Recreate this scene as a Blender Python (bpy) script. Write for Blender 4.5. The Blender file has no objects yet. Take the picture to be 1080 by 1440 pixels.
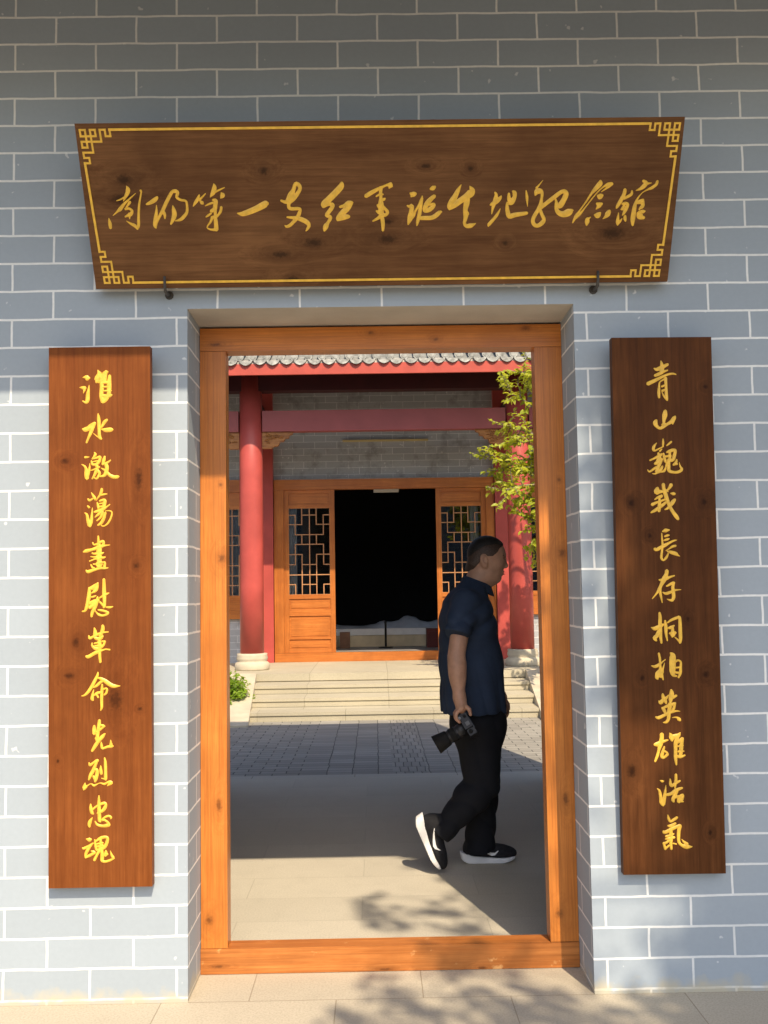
import bpy, bmesh, math, random
import numpy as np
from mathutils import Vector, Matrix, noise
R = math.radians
sc = bpy.context.scene
COL = sc.collection
# ---------------------------------------------------------------- camera
CAM_POS = Vector((-0.0196, -3.6569, 1.45))
def make_camera():
    pitch, yaw, roll = 0.0771, 0.0101, -0.0160
    c, s = math.cos(yaw), math.sin(yaw)
    fwd = Vector((s, c, 0)); rt = Vector((c, -s, 0)); up = Vector((0, 0, 1))
    F = fwd * math.cos(pitch) + up * math.sin(pitch)
    U = up * math.cos(pitch) - fwd * math.sin(pitch)
    R2 = rt * math.cos(roll) + U * math.sin(roll)
    U2 = U * math.cos(roll) - rt * math.sin(roll)
    cd = bpy.data.cameras.new('camera_view'); co = bpy.data.objects.new('camera_view', cd); COL.objects.link(co)
    cd.sensor_fit = 'HORIZONTAL'; cd.sensor_width = 36; cd.lens = 1400 / 1080 * 36
    cd.clip_start = 0.05; cd.clip_end = 2000
    m = Matrix.Identity(4)
    for i in range(3):
        m[i][0] = R2[i]; m[i][1] = U2[i]; m[i][2] = -F[i]; m[i][3] = CAM_POS[i]
    co.matrix_world = m
    sc.camera = co
make_camera()
# ---------------------------------------------------------------- sky, sun, exposure
SUN = Vector((0.283, -1.0, 1.17)).normalized()          # towards the sun
w = bpy.data.worlds.new('World'); sc.world = w; w.use_nodes = True
nt = w.node_tree
sky = nt.nodes.new('ShaderNodeTexSky'); sky.sky_type = 'NISHITA'; sky.sun_disc = False
sky.sun_elevation = math.asin(SUN.z); sky.sun_rotation = math.atan2(SUN.x, SUN.y)
sky.air_density = 1.0; sky.dust_density = 2.0; sky.ozone_density = 1.0
bg = nt.nodes['Background']; bg.inputs[1].default_value = 0.15
nt.links.new(sky.outputs[0], bg.inputs[0])
sl = bpy.data.lights.new('sun', 'SUN'); sl.energy = 4.1; sl.angle = R(0.5); sl.color = (1.0, 0.84, 0.62)
so = bpy.data.objects.new('sun', sl); COL.objects.link(so)
so.rotation_euler = SUN.to_track_quat('Z', 'Y').to_euler()
so.location = SUN * 30
vs = sc.view_settings
vs.view_transform = 'Standard'; vs.look = 'None'; vs.gamma = 1; vs.use_curve_mapping = False
vs.exposure = 0.58
sc.cycles.max_bounces = 8; sc.cycles.diffuse_bounces = 5; sc.cycles.transparent_max_bounces = 12
# ---------------------------------------------------------------- helpers: materials
def srgb(h):
    v = [int(h[i:i + 2], 16) / 255 for i in (0, 2, 4)]
    return tuple(((c + .055) / 1.055) ** 2.4 if c > .04045 else c / 12.92 for c in v)
class NT:
    def __init__(s, name):
        s.m = bpy.data.materials.new(name); s.m.use_nodes = True; s.t = s.m.node_tree
        s.b = s.t.nodes['Principled BSDF']
    def n(s, typ, **kw):
        o = s.t.nodes.new(typ)
        for k, v in kw.items(): setattr(o, k, v)
        return o
    def l(s, a, b): s.t.links.new(a, b)
    def setin(s, node, i, v):
        if hasattr(v, 'is_linked') or isinstance(v, bpy.types.NodeSocket): s.l(v, node.inputs[i])
        else: node.inputs[i].default_value = v
    def math(s, op, a, b=0.0, c=0.0, clamp=False):
        o = s.n('ShaderNodeMath', operation=op); o.use_clamp = clamp
        s.setin(o, 0, a); s.setin(o, 1, b); s.setin(o, 2, c); return o.outputs[0]
    def mix(s, fac, a, b, typ='MIX'):
        o = s.n('ShaderNodeMix', data_type='RGBA', blend_type=typ)
        s.setin(o, 0, fac); s.setin(o, 6, a if isinstance(a, bpy.types.NodeSocket) else (*a[:3], 1)); s.setin(o, 7, b if isinstance(b, bpy.types.NodeSocket) else (*b[:3], 1))
        return o.outputs[2]
    def noise(s, vec, scale, detail=4, rough=.55, dist=0.0):
        o = s.n('ShaderNodeTexNoise'); o.inputs['Scale'].default_value = scale; o.inputs['Detail'].default_value = detail
        o.inputs['Roughness'].default_value = rough; o.inputs['Distortion'].default_value = dist
        if vec is not None: s.l(vec, o.inputs['Vector'])
        return o.outputs[0]
    def ramp(s, fac, a, b, lo=0.0, hi=1.0):
        o = s.n('ShaderNodeMapRange'); o.inputs[1].default_value = a; o.inputs[2].default_value = b
        o.inputs[3].default_value = lo; o.inputs[4].default_value = hi; o.clamp = True
        s.l(fac, o.inputs[0]); return o.outputs[0]
    def coord(s, kind='Object'): return s.n('ShaderNodeTexCoord').outputs[kind]
    def map(s, vec, scale=(1, 1, 1), loc=(0, 0, 0), rot=(0, 0, 0)):
        o = s.n('ShaderNodeMapping'); o.inputs['Scale'].default_value = scale; o.inputs['Location'].default_value = loc
        o.inputs['Rotation'].default_value = rot; s.l(vec, o.inputs[0]); return o.outputs[0]
    def comb(s, x, y, z=0.0):
        o = s.n('ShaderNodeCombineXYZ'); s.setin(o, 0, x); s.setin(o, 1, y); s.setin(o, 2, z); return o.outputs[0]
    def sep(s, v):
        o = s.n('ShaderNodeSeparateXYZ'); s.l(v, o.inputs[0]); return o.outputs
    def bump(s, h, strength=.3, dist=.01):
        o = s.n('ShaderNodeBump'); o.inputs['Strength'].default_value = strength; o.inputs['Distance'].default_value = dist
        s.l(h, o.inputs['Height']); s.l(o.outputs[0], s.b.inputs['Normal']); return o
    def base(s, v): s.setin(s.b, 'Base Color', v if isinstance(v, bpy.types.NodeSocket) else (*v[:3], 1))
    def rough(s, v): s.setin(s.b, 'Roughness', v)
    def spec(s, v): s.setin(s.b, 'Specular IOR Level', v)
def mat_plain(name, col, rough=.6, var=.15, scale=8, bump=.0, spec=.4, bscale=60):
    k = NT(name); c = k.coord()
    n1 = k.noise(c, scale, 5); a = tuple(x * (1 - var) for x in col); b = tuple(min(1, x * (1 + var)) for x in col)
    k.base(k.mix(k.ramp(n1, .3, .7), a, b)); k.rough(rough); k.spec(spec)
    if bump: k.bump(k.noise(c, bscale, 4), bump, .004)
    return k.m
def mat_brick(name, brick, mortar, bw, rh, u0, v0, half, var=.12, wob=.0012, dirt=None, rough=.75, patch=None, fade=.0):
    """Bricks drawn by real wall coordinates; u runs along the wall whichever way it faces."""
    k = NT(name); p = k.n('ShaderNodeNewGeometry'); x, y, z = k.sep(p.outputs['Position']); nx, ny, nz = k.sep(p.outputs['Normal'])
    ax = k.math('ABSOLUTE', nx); side = k.math('GREATER_THAN', ax, .5)
    u = k.math('ADD', k.math('MULTIPLY', x, k.math('SUBTRACT', 1.0, side)), k.math('MULTIPLY', k.math('ADD', y, u0 + bw * .42), side))
    wv = k.n('ShaderNodeTexNoise'); wv.inputs['Scale'].default_value = 7; wv.inputs['Detail'].default_value = 3; k.l(p.outputs['Position'], wv.inputs['Vector'])
    wx, wy, wz = k.sep(wv.outputs[1])
    u = k.math('ADD', k.math('SUBTRACT', u, u0), k.math('MULTIPLY', k.math('SUBTRACT', wx, .5), wob * 8))
    v = k.math('ADD', k.math('SUBTRACT', z, v0), k.math('MULTIPLY', k.math('SUBTRACT', wy, .5), wob * 8))
    bt = k.n('ShaderNodeTexBrick'); bt.offset = .5; bt.offset_frequency = 2; bt.squash = 1
    k.l(k.comb(u, v), bt.inputs['Vector'])
    bt.inputs['Scale'].default_value = 1; bt.inputs['Mortar Size'].default_value = half; bt.inputs['Mortar Smooth'].default_value = .15
    bt.inputs['Bias'].default_value = 0; bt.inputs['Brick Width'].default_value = bw; bt.inputs['Row Height'].default_value = rh
    bt.inputs['Color1'].default_value = (*[c * (1 - var) for c in brick], 1); bt.inputs['Color2'].default_value = (*[c * (1 + var) for c in brick], 1)
    bt.inputs['Mortar'].default_value = (*mortar, 1)
    big = k.noise(p.outputs['Position'], 1.3, 5, .6); fine = k.noise(p.outputs['Position'], 55, 3)
    col = k.mix(k.ramp(big, .3, .7, 0, .35), bt.outputs['Color'], tuple(c * .82 for c in brick))
    col = k.mix(k.ramp(fine, .35, .65, 0, .10), col, tuple(c * .7 for c in brick))
    chips = k.noise(p.outputs['Position'], 23, 2, .5)
    col = k.mix(k.ramp(chips, .70, .73, 0, .45), col, mortar)
    if patch:
        pn = k.noise(p.outputs['Position'], 4.5, 4, .65)
        col = k.mix(k.ramp(pn, .52, .68, 0, .75), col, patch)
    if dirt:
        dz = k.ramp(k.math('ADD', z, k.math('MULTIPLY', k.math('SUBTRACT', k.noise(p.outputs['Position'], 14, 4), .5), .16)), .0, .055, .75, 0)
        col = k.mix(dz, col, dirt)
    k.base(col); k.rough(rough); k.spec(.25)
    h = k.math('ADD', k.math('MULTIPLY', bt.outputs['Fac'], .8), k.math('MULTIPLY', fine, .35))
    k.bump(h, .35, .0025)
    return k.m
def mat_wood(name, light, dark, axis='Z', freq=9.0, knots=(), rough=.38, stretch=.07, coat=.25, streak=.55, worn=None, spec=.28, fine=.42):
    """Varnished board: grain stretched along axis; knots are (along-local-x, along-local-z, rx, rz)."""
    k = NT(name); c = k.coord(); x, y, z = k.sep(c)
    kf = None
    for (kx, kz, rx, rz) in knots:
        dx = k.math('DIVIDE', k.math('SUBTRACT', x, kx), rx); dz = k.math('DIVIDE', k.math('SUBTRACT', z, kz), rz)
        d = k.math('SQRT', k.math('ADD', k.math('MULTIPLY', dx, dx), k.math('MULTIPLY', dz, dz)))
        kf = d if kf is None else k.math('MINIMUM', kf, d)
    S = {'X': (stretch, 1, 1), 'Y': (1, stretch, 1), 'Z': (1, 1, stretch)}[axis]
    cv = k.map(c, S)
    if kf is not None:
        push = k.ramp(kf, 0, 4, .05, 0)
        va = k.n('ShaderNodeVectorMath', operation='ADD'); k.l(cv, va.inputs[0]); k.l(k.comb(push, push, push), va.inputs[1]); cv = va.outputs[0]
    n1 = k.noise(cv, freq, 6, .6, .6); n2 = k.noise(cv, freq * 7, 4, .6, .2); n3 = k.noise(cv, freq * 30, 2, .5)
    f = k.math('ADD', k.math('MULTIPLY', n1, .55), k.math('ADD', k.math('MULTIPLY', n2, .33), k.math('MULTIPLY', n3, .12)))
    lo = .5 - .06 / max(streak, .1); hi = .5 + .06 / max(streak, .1)
    col = k.mix(k.ramp(f, lo, hi), dark, light)
    blot = k.noise(c, 3.3, 4, .6)
    col = k.mix(k.ramp(blot, .38, .72, 0, .55), col, tuple(v * .62 for v in dark))
    if worn:
        col = k.mix(k.ramp(k.noise(c, 16, 4), .66, .72, 0, .6), col, worn)
    if kf is not None:
        jit = k.math('ADD', kf, k.math('MULTIPLY', k.math('SUBTRACT', k.noise(c, 90, 4), .5), 1.5))
        col = k.mix(k.ramp(jit, .30, 1.05, .82, 0), col, tuple(v * .16 for v in dark))
        col = k.mix(k.ramp(jit, .8, 2.6, .32, 0), col, tuple(v * .5 for v in dark))
    fineg = k.noise(k.map(c, {'X': (.012, 1, 1), 'Y': (1, .012, 1), 'Z': (1, 1, .012)}[axis]), freq * 14, 3, .6)
    col = k.mix(k.ramp(fineg, .46, .60, 0, fine), col, tuple(v * .55 for v in dark))
    k.base(col); k.rough(k.ramp(n2, .3, .7, rough - .06, rough + .1)); k.spec(spec)
    k.b.inputs['Coat Weight'].default_value = coat; k.b.inputs['Coat Roughness'].default_value = .3
    k.bump(f, .18, .003)
    return k.m
# ---------------------------------------------------------------- helpers: meshes
def add_box(bm, x0, x1, y0, y1, z0, z1, mi=0):
    vs_ = [bm.verts.new(p) for p in ((x0, y0, z0), (x1, y0, z0), (x1, y1, z0), (x0, y1, z0), (x0, y0, z1), (x1, y0, z1), (x1, y1, z1), (x0, y1, z1))]
    for f in ((3, 2, 1, 0), (4, 5, 6, 7), (0, 1, 5, 4), (1, 2, 6, 5), (2, 3, 7, 6), (3, 0, 4, 7)):
        fa = bm.faces.new([vs_[i] for i in f]); fa.material_index = mi
    return vs_
def bevel(bm, off=.004, seg=2):
    bmesh.ops.bevel(bm, geom=[e for e in bm.edges if len(e.link_faces) == 2 and e.calc_face_angle(0) > .6], offset=off, segments=seg, affect='EDGES', profile=.6)
def add_lathe(bm, prof, cx, cy, seg=40, mi=0, cap=True):
    rings = []
    for r, z in prof:
        rings.append([bm.verts.new((cx + r * math.cos(2 * math.pi * i / seg), cy + r * math.sin(2 * math.pi * i / seg), z)) for i in range(seg)])
    for a, b in zip(rings, rings[1:]):
        for i in range(seg):
            f = bm.faces.new((a[i], a[(i + 1) % seg], b[(i + 1) % seg], b[i])); f.smooth = True; f.material_index = mi
    if cap:
        bm.faces.new(list(reversed(rings[0]))).material_index = mi; bm.faces.new(rings[-1]).material_index = mi
def add_tube(bm, pts, rads, seg=8, mi=0):
    pts = [Vector(p) for p in pts]; rings = []; prev = None
    for i, p in enumerate(pts):
        t = (pts[min(i + 1, len(pts) - 1)] - pts[max(i - 1, 0)]).normalized()
        if prev is None:
            a = t.orthogonal().normalized()
        else:
            a = (prev - t * prev.dot(t)).normalized()
        prev = a; b = t.cross(a)
        rings.append([bm.verts.new(p + (a * math.cos(2 * math.pi * j / seg) + b * math.sin(2 * math.pi * j / seg)) * rads[i]) for j in range(seg)])
    for r0, r1 in zip(rings, rings[1:]):
        for j in range(seg):
            f = bm.faces.new((r0[j], r0[(j + 1) % seg], r1[(j + 1) % seg], r1[j])); f.smooth = True; f.material_index = mi
    bm.faces.new(list(reversed(rings[0]))).material_index = mi; bm.faces.new(rings[-1]).material_index = mi
def obj(name, bm, mats, parent=None, loc=None, smooth=None):
    bmesh.ops.recalc_face_normals(bm, faces=bm.faces)
    me = bpy.data.meshes.new(name); bm.to_mesh(me); bm.free()
    for m in (mats if isinstance(mats, (list, tuple)) else [mats]): me.materials.append(m)
    if smooth is not None:
        for p in me.polygons: p.use_smooth = smooth
    o = bpy.data.objects.new(name, me); COL.objects.link(o)
    if parent is not None: o.parent = parent; o.location = -wloc(parent)
    if loc is not None: o.location = loc
    return o
def wloc(o):
    v = Vector((0, 0, 0))
    while o is not None: v += o.location; o = o.parent
    return v
def boxes(name, lst, mats, parent=None, bev=.0, seg=2, loc=None):
    bm = bmesh.new()
    for b in lst: add_box(bm, *b)
    if bev: bevel(bm, bev, seg)
    return obj(name, bm, mats, parent, loc)
def pieces(name, lst, mats, parent=None, bev=.0, seg=2):
    return [boxes(name, [b], mats, parent, bev, seg) for b in lst]
def centred(name, b, mats, parent=None, bev=.0, seg=2):
    """A box whose object origin is its own centre, so grain and knots are placed in its own frame."""
    cx, cy, cz = (b[0] + b[1]) / 2, (b[2] + b[3]) / 2, (b[4] + b[5]) / 2
    bm = bmesh.new(); add_box(bm, b[0] - cx, b[1] - cx, b[2] - cy, b[3] - cy, b[4] - cz, b[5] - cz)
    if bev: bevel(bm, bev, seg)
    o = obj(name, bm, mats, parent); pl = wloc(parent)
    o.location = Vector((cx, cy, cz)) - pl
    return o
def thing(name, label, cat, loc=(0, 0, 0), group=None):
    o = bpy.data.objects.new(name, None); COL.objects.link(o); o.location = loc; o.empty_display_size = .2
    return tag(o, label, cat, group)
def tag(o, label, cat, group=None):
    o['label'] = label; o['category'] = cat
    if group: o['group'] = group
    return o
def struct(o): o['kind'] = 'structure'; return o
def sheet(name, x0, x1, y0, y1, z, m):
    bm = bmesh.new(); vv = [bm.verts.new(p) for p in ((x0, y0, z), (x1, y0, z), (x1, y1, z), (x0, y1, z))]; bm.faces.new(vv)
    return struct(obj(name, bm, m))
# ---------------------------------------------------------------- materials
M_wall = mat_brick('painted_grey_brick', (.345, .398, .450), (.86, .87, .85), .3065, .1068, -1.3582, 3.2193 - .1068 * 31, .0043, var=.04, dirt=(.50, .44, .30), wob=.0010)
M_hallbrick = mat_brick('old_grey_brick', (.41, .42, .43), (.90, .90, .88), .33, .098, -1.05, .408, .0026, var=.08, wob=.0010, patch=(.25, .245, .235), rough=.85)
M_plaster = mat_plain('plaster', (.50, .47, .42), .85, .1, 5, .25, .2, 90)
M_frame_v = mat_wood('orange_pine_upright', (.66, .238, .044), (.50, .155, .025), 'Z', 16, [(.035, .33, .016, .02), (.02, -.62, .012, .03), (-.02, -1.05, .015, .022), (.03, .62, .008, .01)], streak=.5)
M_frame_h = mat_wood('orange_pine_crosspiece', (.66, .238, .044), (.50, .155, .025), 'X', 16, [(-.04, .02, .014, .01), (.58, .03, .02, .012), (-.66, -.02, .03, .008), (.22, -.01, .012, .008)], streak=.5)
M_sill = mat_wood('worn_pine_sill', (.58, .22, .055), (.40, .125, .024), 'X', 14, [(-.655, -.018, .03, .006), (-.02, -.04, .03, .006), (.35, -.042, .02, .006)], streak=.5, worn=(.72, .42, .17), rough=.5, coat=.1)
M_door = mat_wood('orange_pine_door', (.63, .22, .046), (.45, .13, .023), 'X', 12, [(.1, .1, .012, .012)], streak=.45)
M_doorv = mat_wood('orange_pine_stile', (.58, .20, .04), (.41, .118, .021), 'Z', 14, [(0, .6, .012, .014), (.01, -.9, .012, .014)], streak=.45)
M_lattice = mat_wood('pale_pine_lattice', (.62, .33, .16), (.45, .21, .09), 'Z', 20, streak=.4)
M_plaque = mat_wood('dark_plaque_board', (.215, .100, .038), (.105, .042, .014), 'X', 8, [(-.92, .095, .035, .02), (-.93, .03, .045, .02), (-.42, .12, .02, .016), (-.37, -.17, .04, .014), (-.33, -.26, .03, .015), (.02, -.12, .04, .018), (-.25, -.13, .04, .018), (.16, .13, .02, .01), (.32, .12, .012, .01), (.45, -.14, .012, .01), (.84, -.11, .05, .025), (.02, -.06, .02, .01)], rough=.5, coat=.0, streak=.5, spec=.14, fine=.22)
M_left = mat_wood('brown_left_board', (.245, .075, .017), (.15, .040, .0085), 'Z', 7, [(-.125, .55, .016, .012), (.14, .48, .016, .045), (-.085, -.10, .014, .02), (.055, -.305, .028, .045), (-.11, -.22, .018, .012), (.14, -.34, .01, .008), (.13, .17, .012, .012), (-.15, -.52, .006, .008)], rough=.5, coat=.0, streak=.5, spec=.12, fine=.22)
M_right = mat_wood('shade_darkened_right_board', (.13, .047, .014), (.062, .020, .0055), 'Z', 7, [(-.125, .36, .014, .014), (.14, .36, .016, .016), (.13, -.26, .013, .014), (-.10, -.27, .01, .012), (-.145, -.60, .016, .026), (-.06, .24, .01, .01), (.155, .78, .009, .009), (.13, -.82, .009, .012), (.07, -.06, .008, .01)], rough=.5, coat=.0, streak=.55, spec=.10, fine=.22)  # darker copy of the board wood, shade put into its colour
M_gold = mat_plain('gold_paint', (.78, .46, .05), .38, .16, 40, .3, .5, 160)
M_iron = mat_plain('dark_iron', (.06, .055, .05), .6, .3, 20, .3)
M_red = mat_plain('red_lacquer', (.42, .070, .056), .42, .14, 3, .12, .4, 70)
M_redbeam = mat_plain('purple_red_beam', (.30, .065, .06), .45, .12, 3, .1, .4)
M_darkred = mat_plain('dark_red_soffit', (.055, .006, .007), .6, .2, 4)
M_fascia = mat_plain('red_fascia_paint', (.41, .062, .04), .5, .12, 5, .1)
M_tile = mat_plain('grey_roof_tile', (.22, .225, .215), .85, .35, 9, .3, .2)
M_tilend = mat_plain('pale_tile_end', (.31, .31, .285), .85, .5, 14, .35, .2, 40)
M_mortar = mat_plain('white_lime', (.50, .46, .40), .9, .2, 20, .3, .2)
M_stone = mat_plain('pale_stone', (.50, .44, .33), .85, .14, 5, .3, .25, 90)
M_white = mat_plain('white_paint', (.75, .74, .70), .6, .06, 10)
M_inner = mat_plain('interior_shade_black', (.012, .012, .013), .9, .2, 3)  # near-black colour stands in for the unlit depth of the hall
M_innerfloor = mat_plain('dull_floor_tile', (.30, .28, .26), .5, .2, 3)
def mat_paving(name, base, joint, bw, rh, half, rot=0, var=.08, off=.5, jf=.8, speck=.22, rough=.85, loc=(0, 0, 0), stain=.3, wob=0):
    k = NT(name); c = k.map(k.coord(), (1, 1, 1), loc, (0, 0, rot))
    bt = k.n('ShaderNodeTexBrick'); bt.offset = off; bt.offset_frequency = 2
    if wob:
        wn = k.n('ShaderNodeTexNoise'); wn.inputs['Scale'].default_value = 6; wn.inputs['Detail'].default_value = 4; k.l(c, wn.inputs['Vector'])
        vm = k.n('ShaderNodeVectorMath', operation='MULTIPLY_ADD'); k.l(wn.outputs[1], vm.inputs[0]); vm.inputs[1].default_value = (wob, wob, 0); k.l(c, vm.inputs[2]); c = vm.outputs[0]
    k.l(c, bt.inputs['Vector']); bt.inputs['Scale'].default_value = 1; bt.inputs['Mortar Size'].default_value = half
    bt.inputs['Mortar Smooth'].default_value = .3; bt.inputs['Brick Width'].default_value = bw; bt.inputs['Row Height'].default_value = rh
    bt.inputs['Color1'].default_value = (*[v * (1 - var) for v in base], 1); bt.inputs['Color2'].default_value = (*[v * (1 + var) for v in base], 1)
    bt.inputs['Mortar'].default_value = (*joint, 1)
    o = k.coord(); big = k.noise(o, 1.1, 5, .62); sp = k.noise(o, 130, 2, .7); mid = k.noise(o, 9, 5, .65)
    col = k.mix(k.ramp(big, .35, .7, 0, stain), bt.outputs['Color'], tuple(v * .68 for v in base))
    col = k.mix(k.ramp(mid, .5, .75, 0, .22), col, tuple(v * .75 for v in base))
    col = k.mix(k.ramp(sp, .42, .62, 0, speck), col, tuple(v * .45 for v in base))
    k.base(col); k.rough(rough); k.spec(.25)
    h = k.math('ADD', k.math('MULTIPLY', bt.outputs['Fac'], -1.0), k.math('MULTIPLY', sp, .25)); k.bump(h, .5, .004)
    return k.m
M_fore = mat_paving('forecourt_granite', (.49, .435, .34), (.30, .25, .18), .62, .60, .0022, 0, .05, .5, loc=(.18, .0, 0), speck=.3)
M_gatefloor = mat_paving('gate_floor_granite', (.53, .485, .395), (.45, .41, .335), 1.1, .33, .0022, 0, .04, .5, loc=(.1, .14, 0), speck=.24)
M_paver = mat_paving('grey_brick_paver', (.34, .32, .275), (.055, .055, .05), .21, .105, .0052, 0, .16, .5, speck=.25, stain=.45, wob=.03)
M_paver2 = mat_paving('stacked_brick_paver', (.33, .31, .27), (.055, .055, .05), .205, .105, .0045, 0, .16, 0, speck=.25, stain=.45, wob=.03)
M_paver3 = mat_paving('narrow_brick_paver', (.33, .31, .27), (.055, .055, .05), .068, .22, .0042, 0, .16, .5, speck=.25, stain=.45, wob=.02)
M_kerb = mat_paving('kerb_granite', (.50, .46, .38), (.2, .18, .15), .8, 2.0, .003, 0, .06, 0, loc=(.2, 1, 0), speck=.25)
M_steps = mat_paving('step_stone', (.50, .452, .335), (.22, .19, .13), .98, 5.0, .003, 0, .08, .5, loc=(.37, 2.2, 0), speck=.30, stain=.5)
M_ground = mat_plain('open_ground', (.14, .135, .125), .9, .15, .6)
M_tape = mat_plain('pale_batten', (.55, .42, .18), .6, .1)
k = NT('window_glass'); fr = k.n('ShaderNodeFresnel'); fr.inputs[0].default_value = 1.5
gl = k.n('ShaderNodeBsdfGlossy'); gl.inputs['Roughness'].default_value = .02; gl.inputs['Color'].default_value = (.9, .95, 1, 1)
tr = k.n('ShaderNodeBsdfTransparent'); tr.inputs['Color'].default_value = (.88, .91, .93, 1); mx = k.n('ShaderNodeMixShader')
k.l(k.math('MULTIPLY', fr.outputs[0], 1.6, clamp=True), mx.inputs[0]); k.l(tr.outputs[0], mx.inputs[1]); k.l(gl.outputs[0], mx.inputs[2])
k.l(mx.outputs[0], k.t.nodes['Material Output'].inputs[0]); M_glass = k.m
M_eavewood = mat_plain('brown_eave_wood', (.16, .085, .05), .7, .2, 4)
# ---------------------------------------------------------------- ground
sheet('ground', -220, 220, -220, 220, -.02, M_ground)
sheet('forecourt_paving', -9, 9, -5.5, .30, 0, M_fore)
sheet('gate_floor', -1.5, 1.5, .34, 4.20, .0, M_gatefloor)
sheet('kerb_stone', -1.5, 1.5, 4.20, 4.31, .0, M_kerb)
for a_, b_, m_ in ((-9, -.62, M_paver), (-.62, .10, M_paver2), (.10, .375, M_paver3), (.375, .80, M_paver2), (.80, 9, M_paver)): sheet('courtyard_paving', a_, b_, 4.31, 9.4, 0, m_)
sheet('side_paving', 1.52, 9, .4, 4.30, -.004, M_paver); 
bpy.data.objects['side_paving'].name = 'courtyard_paving'
sheet('courtyard_paving', -9, -1.6, .4, 4.30, -.004, M_paver)
# ---------------------------------------------------------------- gatehouse
XL, XR, ZT = -.7052, .7396, 2.5046
gate = thing('gatehouse', 'grey painted brick gatehouse with white pointing and a deep doorway framed in orange wood', 'gatehouse', (0, 0, 0))
def wall_mesh(x0, x1, z1, y0, y1):
    bm = bmesh.new(); V = lambda *p: bm.verts.new(p)
    def q(a, b, c, d, mi=0):
        f = bm.faces.new([V(*a), V(*b), V(*c), V(*d)]); f.material_index = mi
    for y, fl in ((y0, 0), (y1, 1)):
        for (a, b, c, d) in ((x0, XL, 0, ZT), (XR, x1, 0, ZT), (x0, x1, ZT, z1)):
            q((a, y, c), (b, y, c), (b, y, d), (a, y, d))
    q((XL, y0, 0), (XL, y1, 0), (XL, y1, ZT), (XL, y0, ZT)); q((XR, y0, 0), (XR, y1, 0), (XR, y1, ZT), (XR, y0, ZT))
    q((XL, y0, ZT), (XR, y0, ZT), (XR, y1, ZT), (XL, y1, ZT), 1)
    q((x0, y0, 0), (x0, y1, 0), (x0, y1, z1), (x0, y0, z1)); q((x1, y0, 0), (x1, y1, 0), (x1, y1, z1), (x1, y0, z1)); q((x0, y0, z1), (x1, y0, z1), (x1, y1, z1), (x0, y1, z1))
    bmesh.ops.remove_doubles(bm, verts=bm.verts, dist=1e-5)
    return bm
obj('front_wall', wall_mesh(-6, 6, 3.95, 0, .37), [M_wall, M_plaster], gate)
M_plast2 = mat_plain('inner_plaster', (.40, .38, .34), .85, .1, 4, .2)
def gable_wall(x0, x1):
    bm = bmesh.new(); pr = [(.371, 0), (4.0, 0), (4.0, 3.70), (1.4, 4.98), (.371, 4.44)]
    a = [bm.verts.new((x0, y, z)) for y, z in pr]; b = [bm.verts.new((x1, y, z)) for y, z in pr]
    bm.faces.new(a); bm.faces.new(list(reversed(b))); [bm.faces.new((a[i], a[(i + 1) % 5], b[(i + 1) % 5], b[i])) for i in range(5)]
    obj('side_wall', bm, M_plast2, gate)
gable_wall(1.33, 1.52); gable_wall(-1.60, -1.41)
def roof(name, x0, x1, prof, th, mi):
    bm = bmesh.new(); n = len(prof)
    a = [[bm.verts.new((x, y, z + dz)) for (y, z) in prof] for x in (x0, x1) for dz in (0, th)]
    for i in range(n - 1):
        bm.faces.new((a[0][i], a[0][i + 1], a[2][i + 1], a[2][i])); bm.faces.new((a[1][i], a[1][i + 1], a[3][i + 1], a[3][i]))
        bm.faces.new((a[0][i], a[0][i + 1], a[1][i + 1], a[1][i])); bm.faces.new((a[2][i], a[2][i + 1], a[3][i + 1], a[3][i]))
    for i in (0, n - 1): bm.faces.new((a[0][i], a[1][i], a[3][i], a[2][i]))
    return obj(name, bm, M_tile, gate)
roof('main_roof', -1.68, 1.52, [(-1.12, 3.56), (1.4, 5.0), (4.0, 3.72)], .12, 0)
roof('wing_roof', 1.50, 6.3, [(-1.115, 3.56), (.3, 3.98), (.6, 3.93)], .10, 0)
roof('wing_roof', -6.3, -1.66, [(-1.115, 3.56), (.3, 3.98), (.6, 3.93)], .10, 0)
boxes('eave_board', [(-6.3, 6.3, -1.155, -1.122, 3.55, 3.675)], M_eavewood, gate)
for gx0 in (1.452, -1.66):  # unseen boards added to stop sun leaking between main and wing roofs
    bm = bmesh.new(); pr = [(-1.10, 3.555), (.37, 3.9), (.37, 4.40), (-1.10, 3.67)]
    a = [bm.verts.new((gx0, y, z)) for y, z in pr]; b = [bm.verts.new((gx0 + .05, y, z)) for y, z in pr]
    bm.faces.new(a); bm.faces.new(list(reversed(b))); [bm.faces.new((a[i], a[(i + 1) % 4], b[(i + 1) % 4], b[i])) for i in range(4)]
    obj('sun_block_board', bm, M_darkred, gate)
bm = bmesh.new()
for x in [-6.2 + .3 * i for i in range(42)]:
    vv = add_box(bm, x, x + .07, -1.1, -.005, 0, .06)
    for q in vv: q.co.z += 3.56 - .07 + (q.co.y + 1.1) * (.295 if abs(x) > 1.4 else .565)
obj('rafters', bm, M_eavewood, gate); bpy.data.objects['rafters']['kind'] = 'stuff'
# door frame: uprights, head and sill
FY0, FY1 = .252, .34
df = centred('door_frame', (-.703, .7385, FY0, FY1, 2.405, 2.496), M_frame_h, gate, .004)
centred('jamb', (-.703, -.6015, FY0 + .002, FY1 - .002, .0965, 2.4035), M_frame_v, df, .004)
centred('jamb', (.6305, .7385, FY0 + .002, FY1 - .002, .0965, 2.4035), M_frame_v, df, .004)
centred('sill', (-.704, .7388, FY0 - .002, FY1, .002, .095), M_sill, df, .005)
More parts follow.
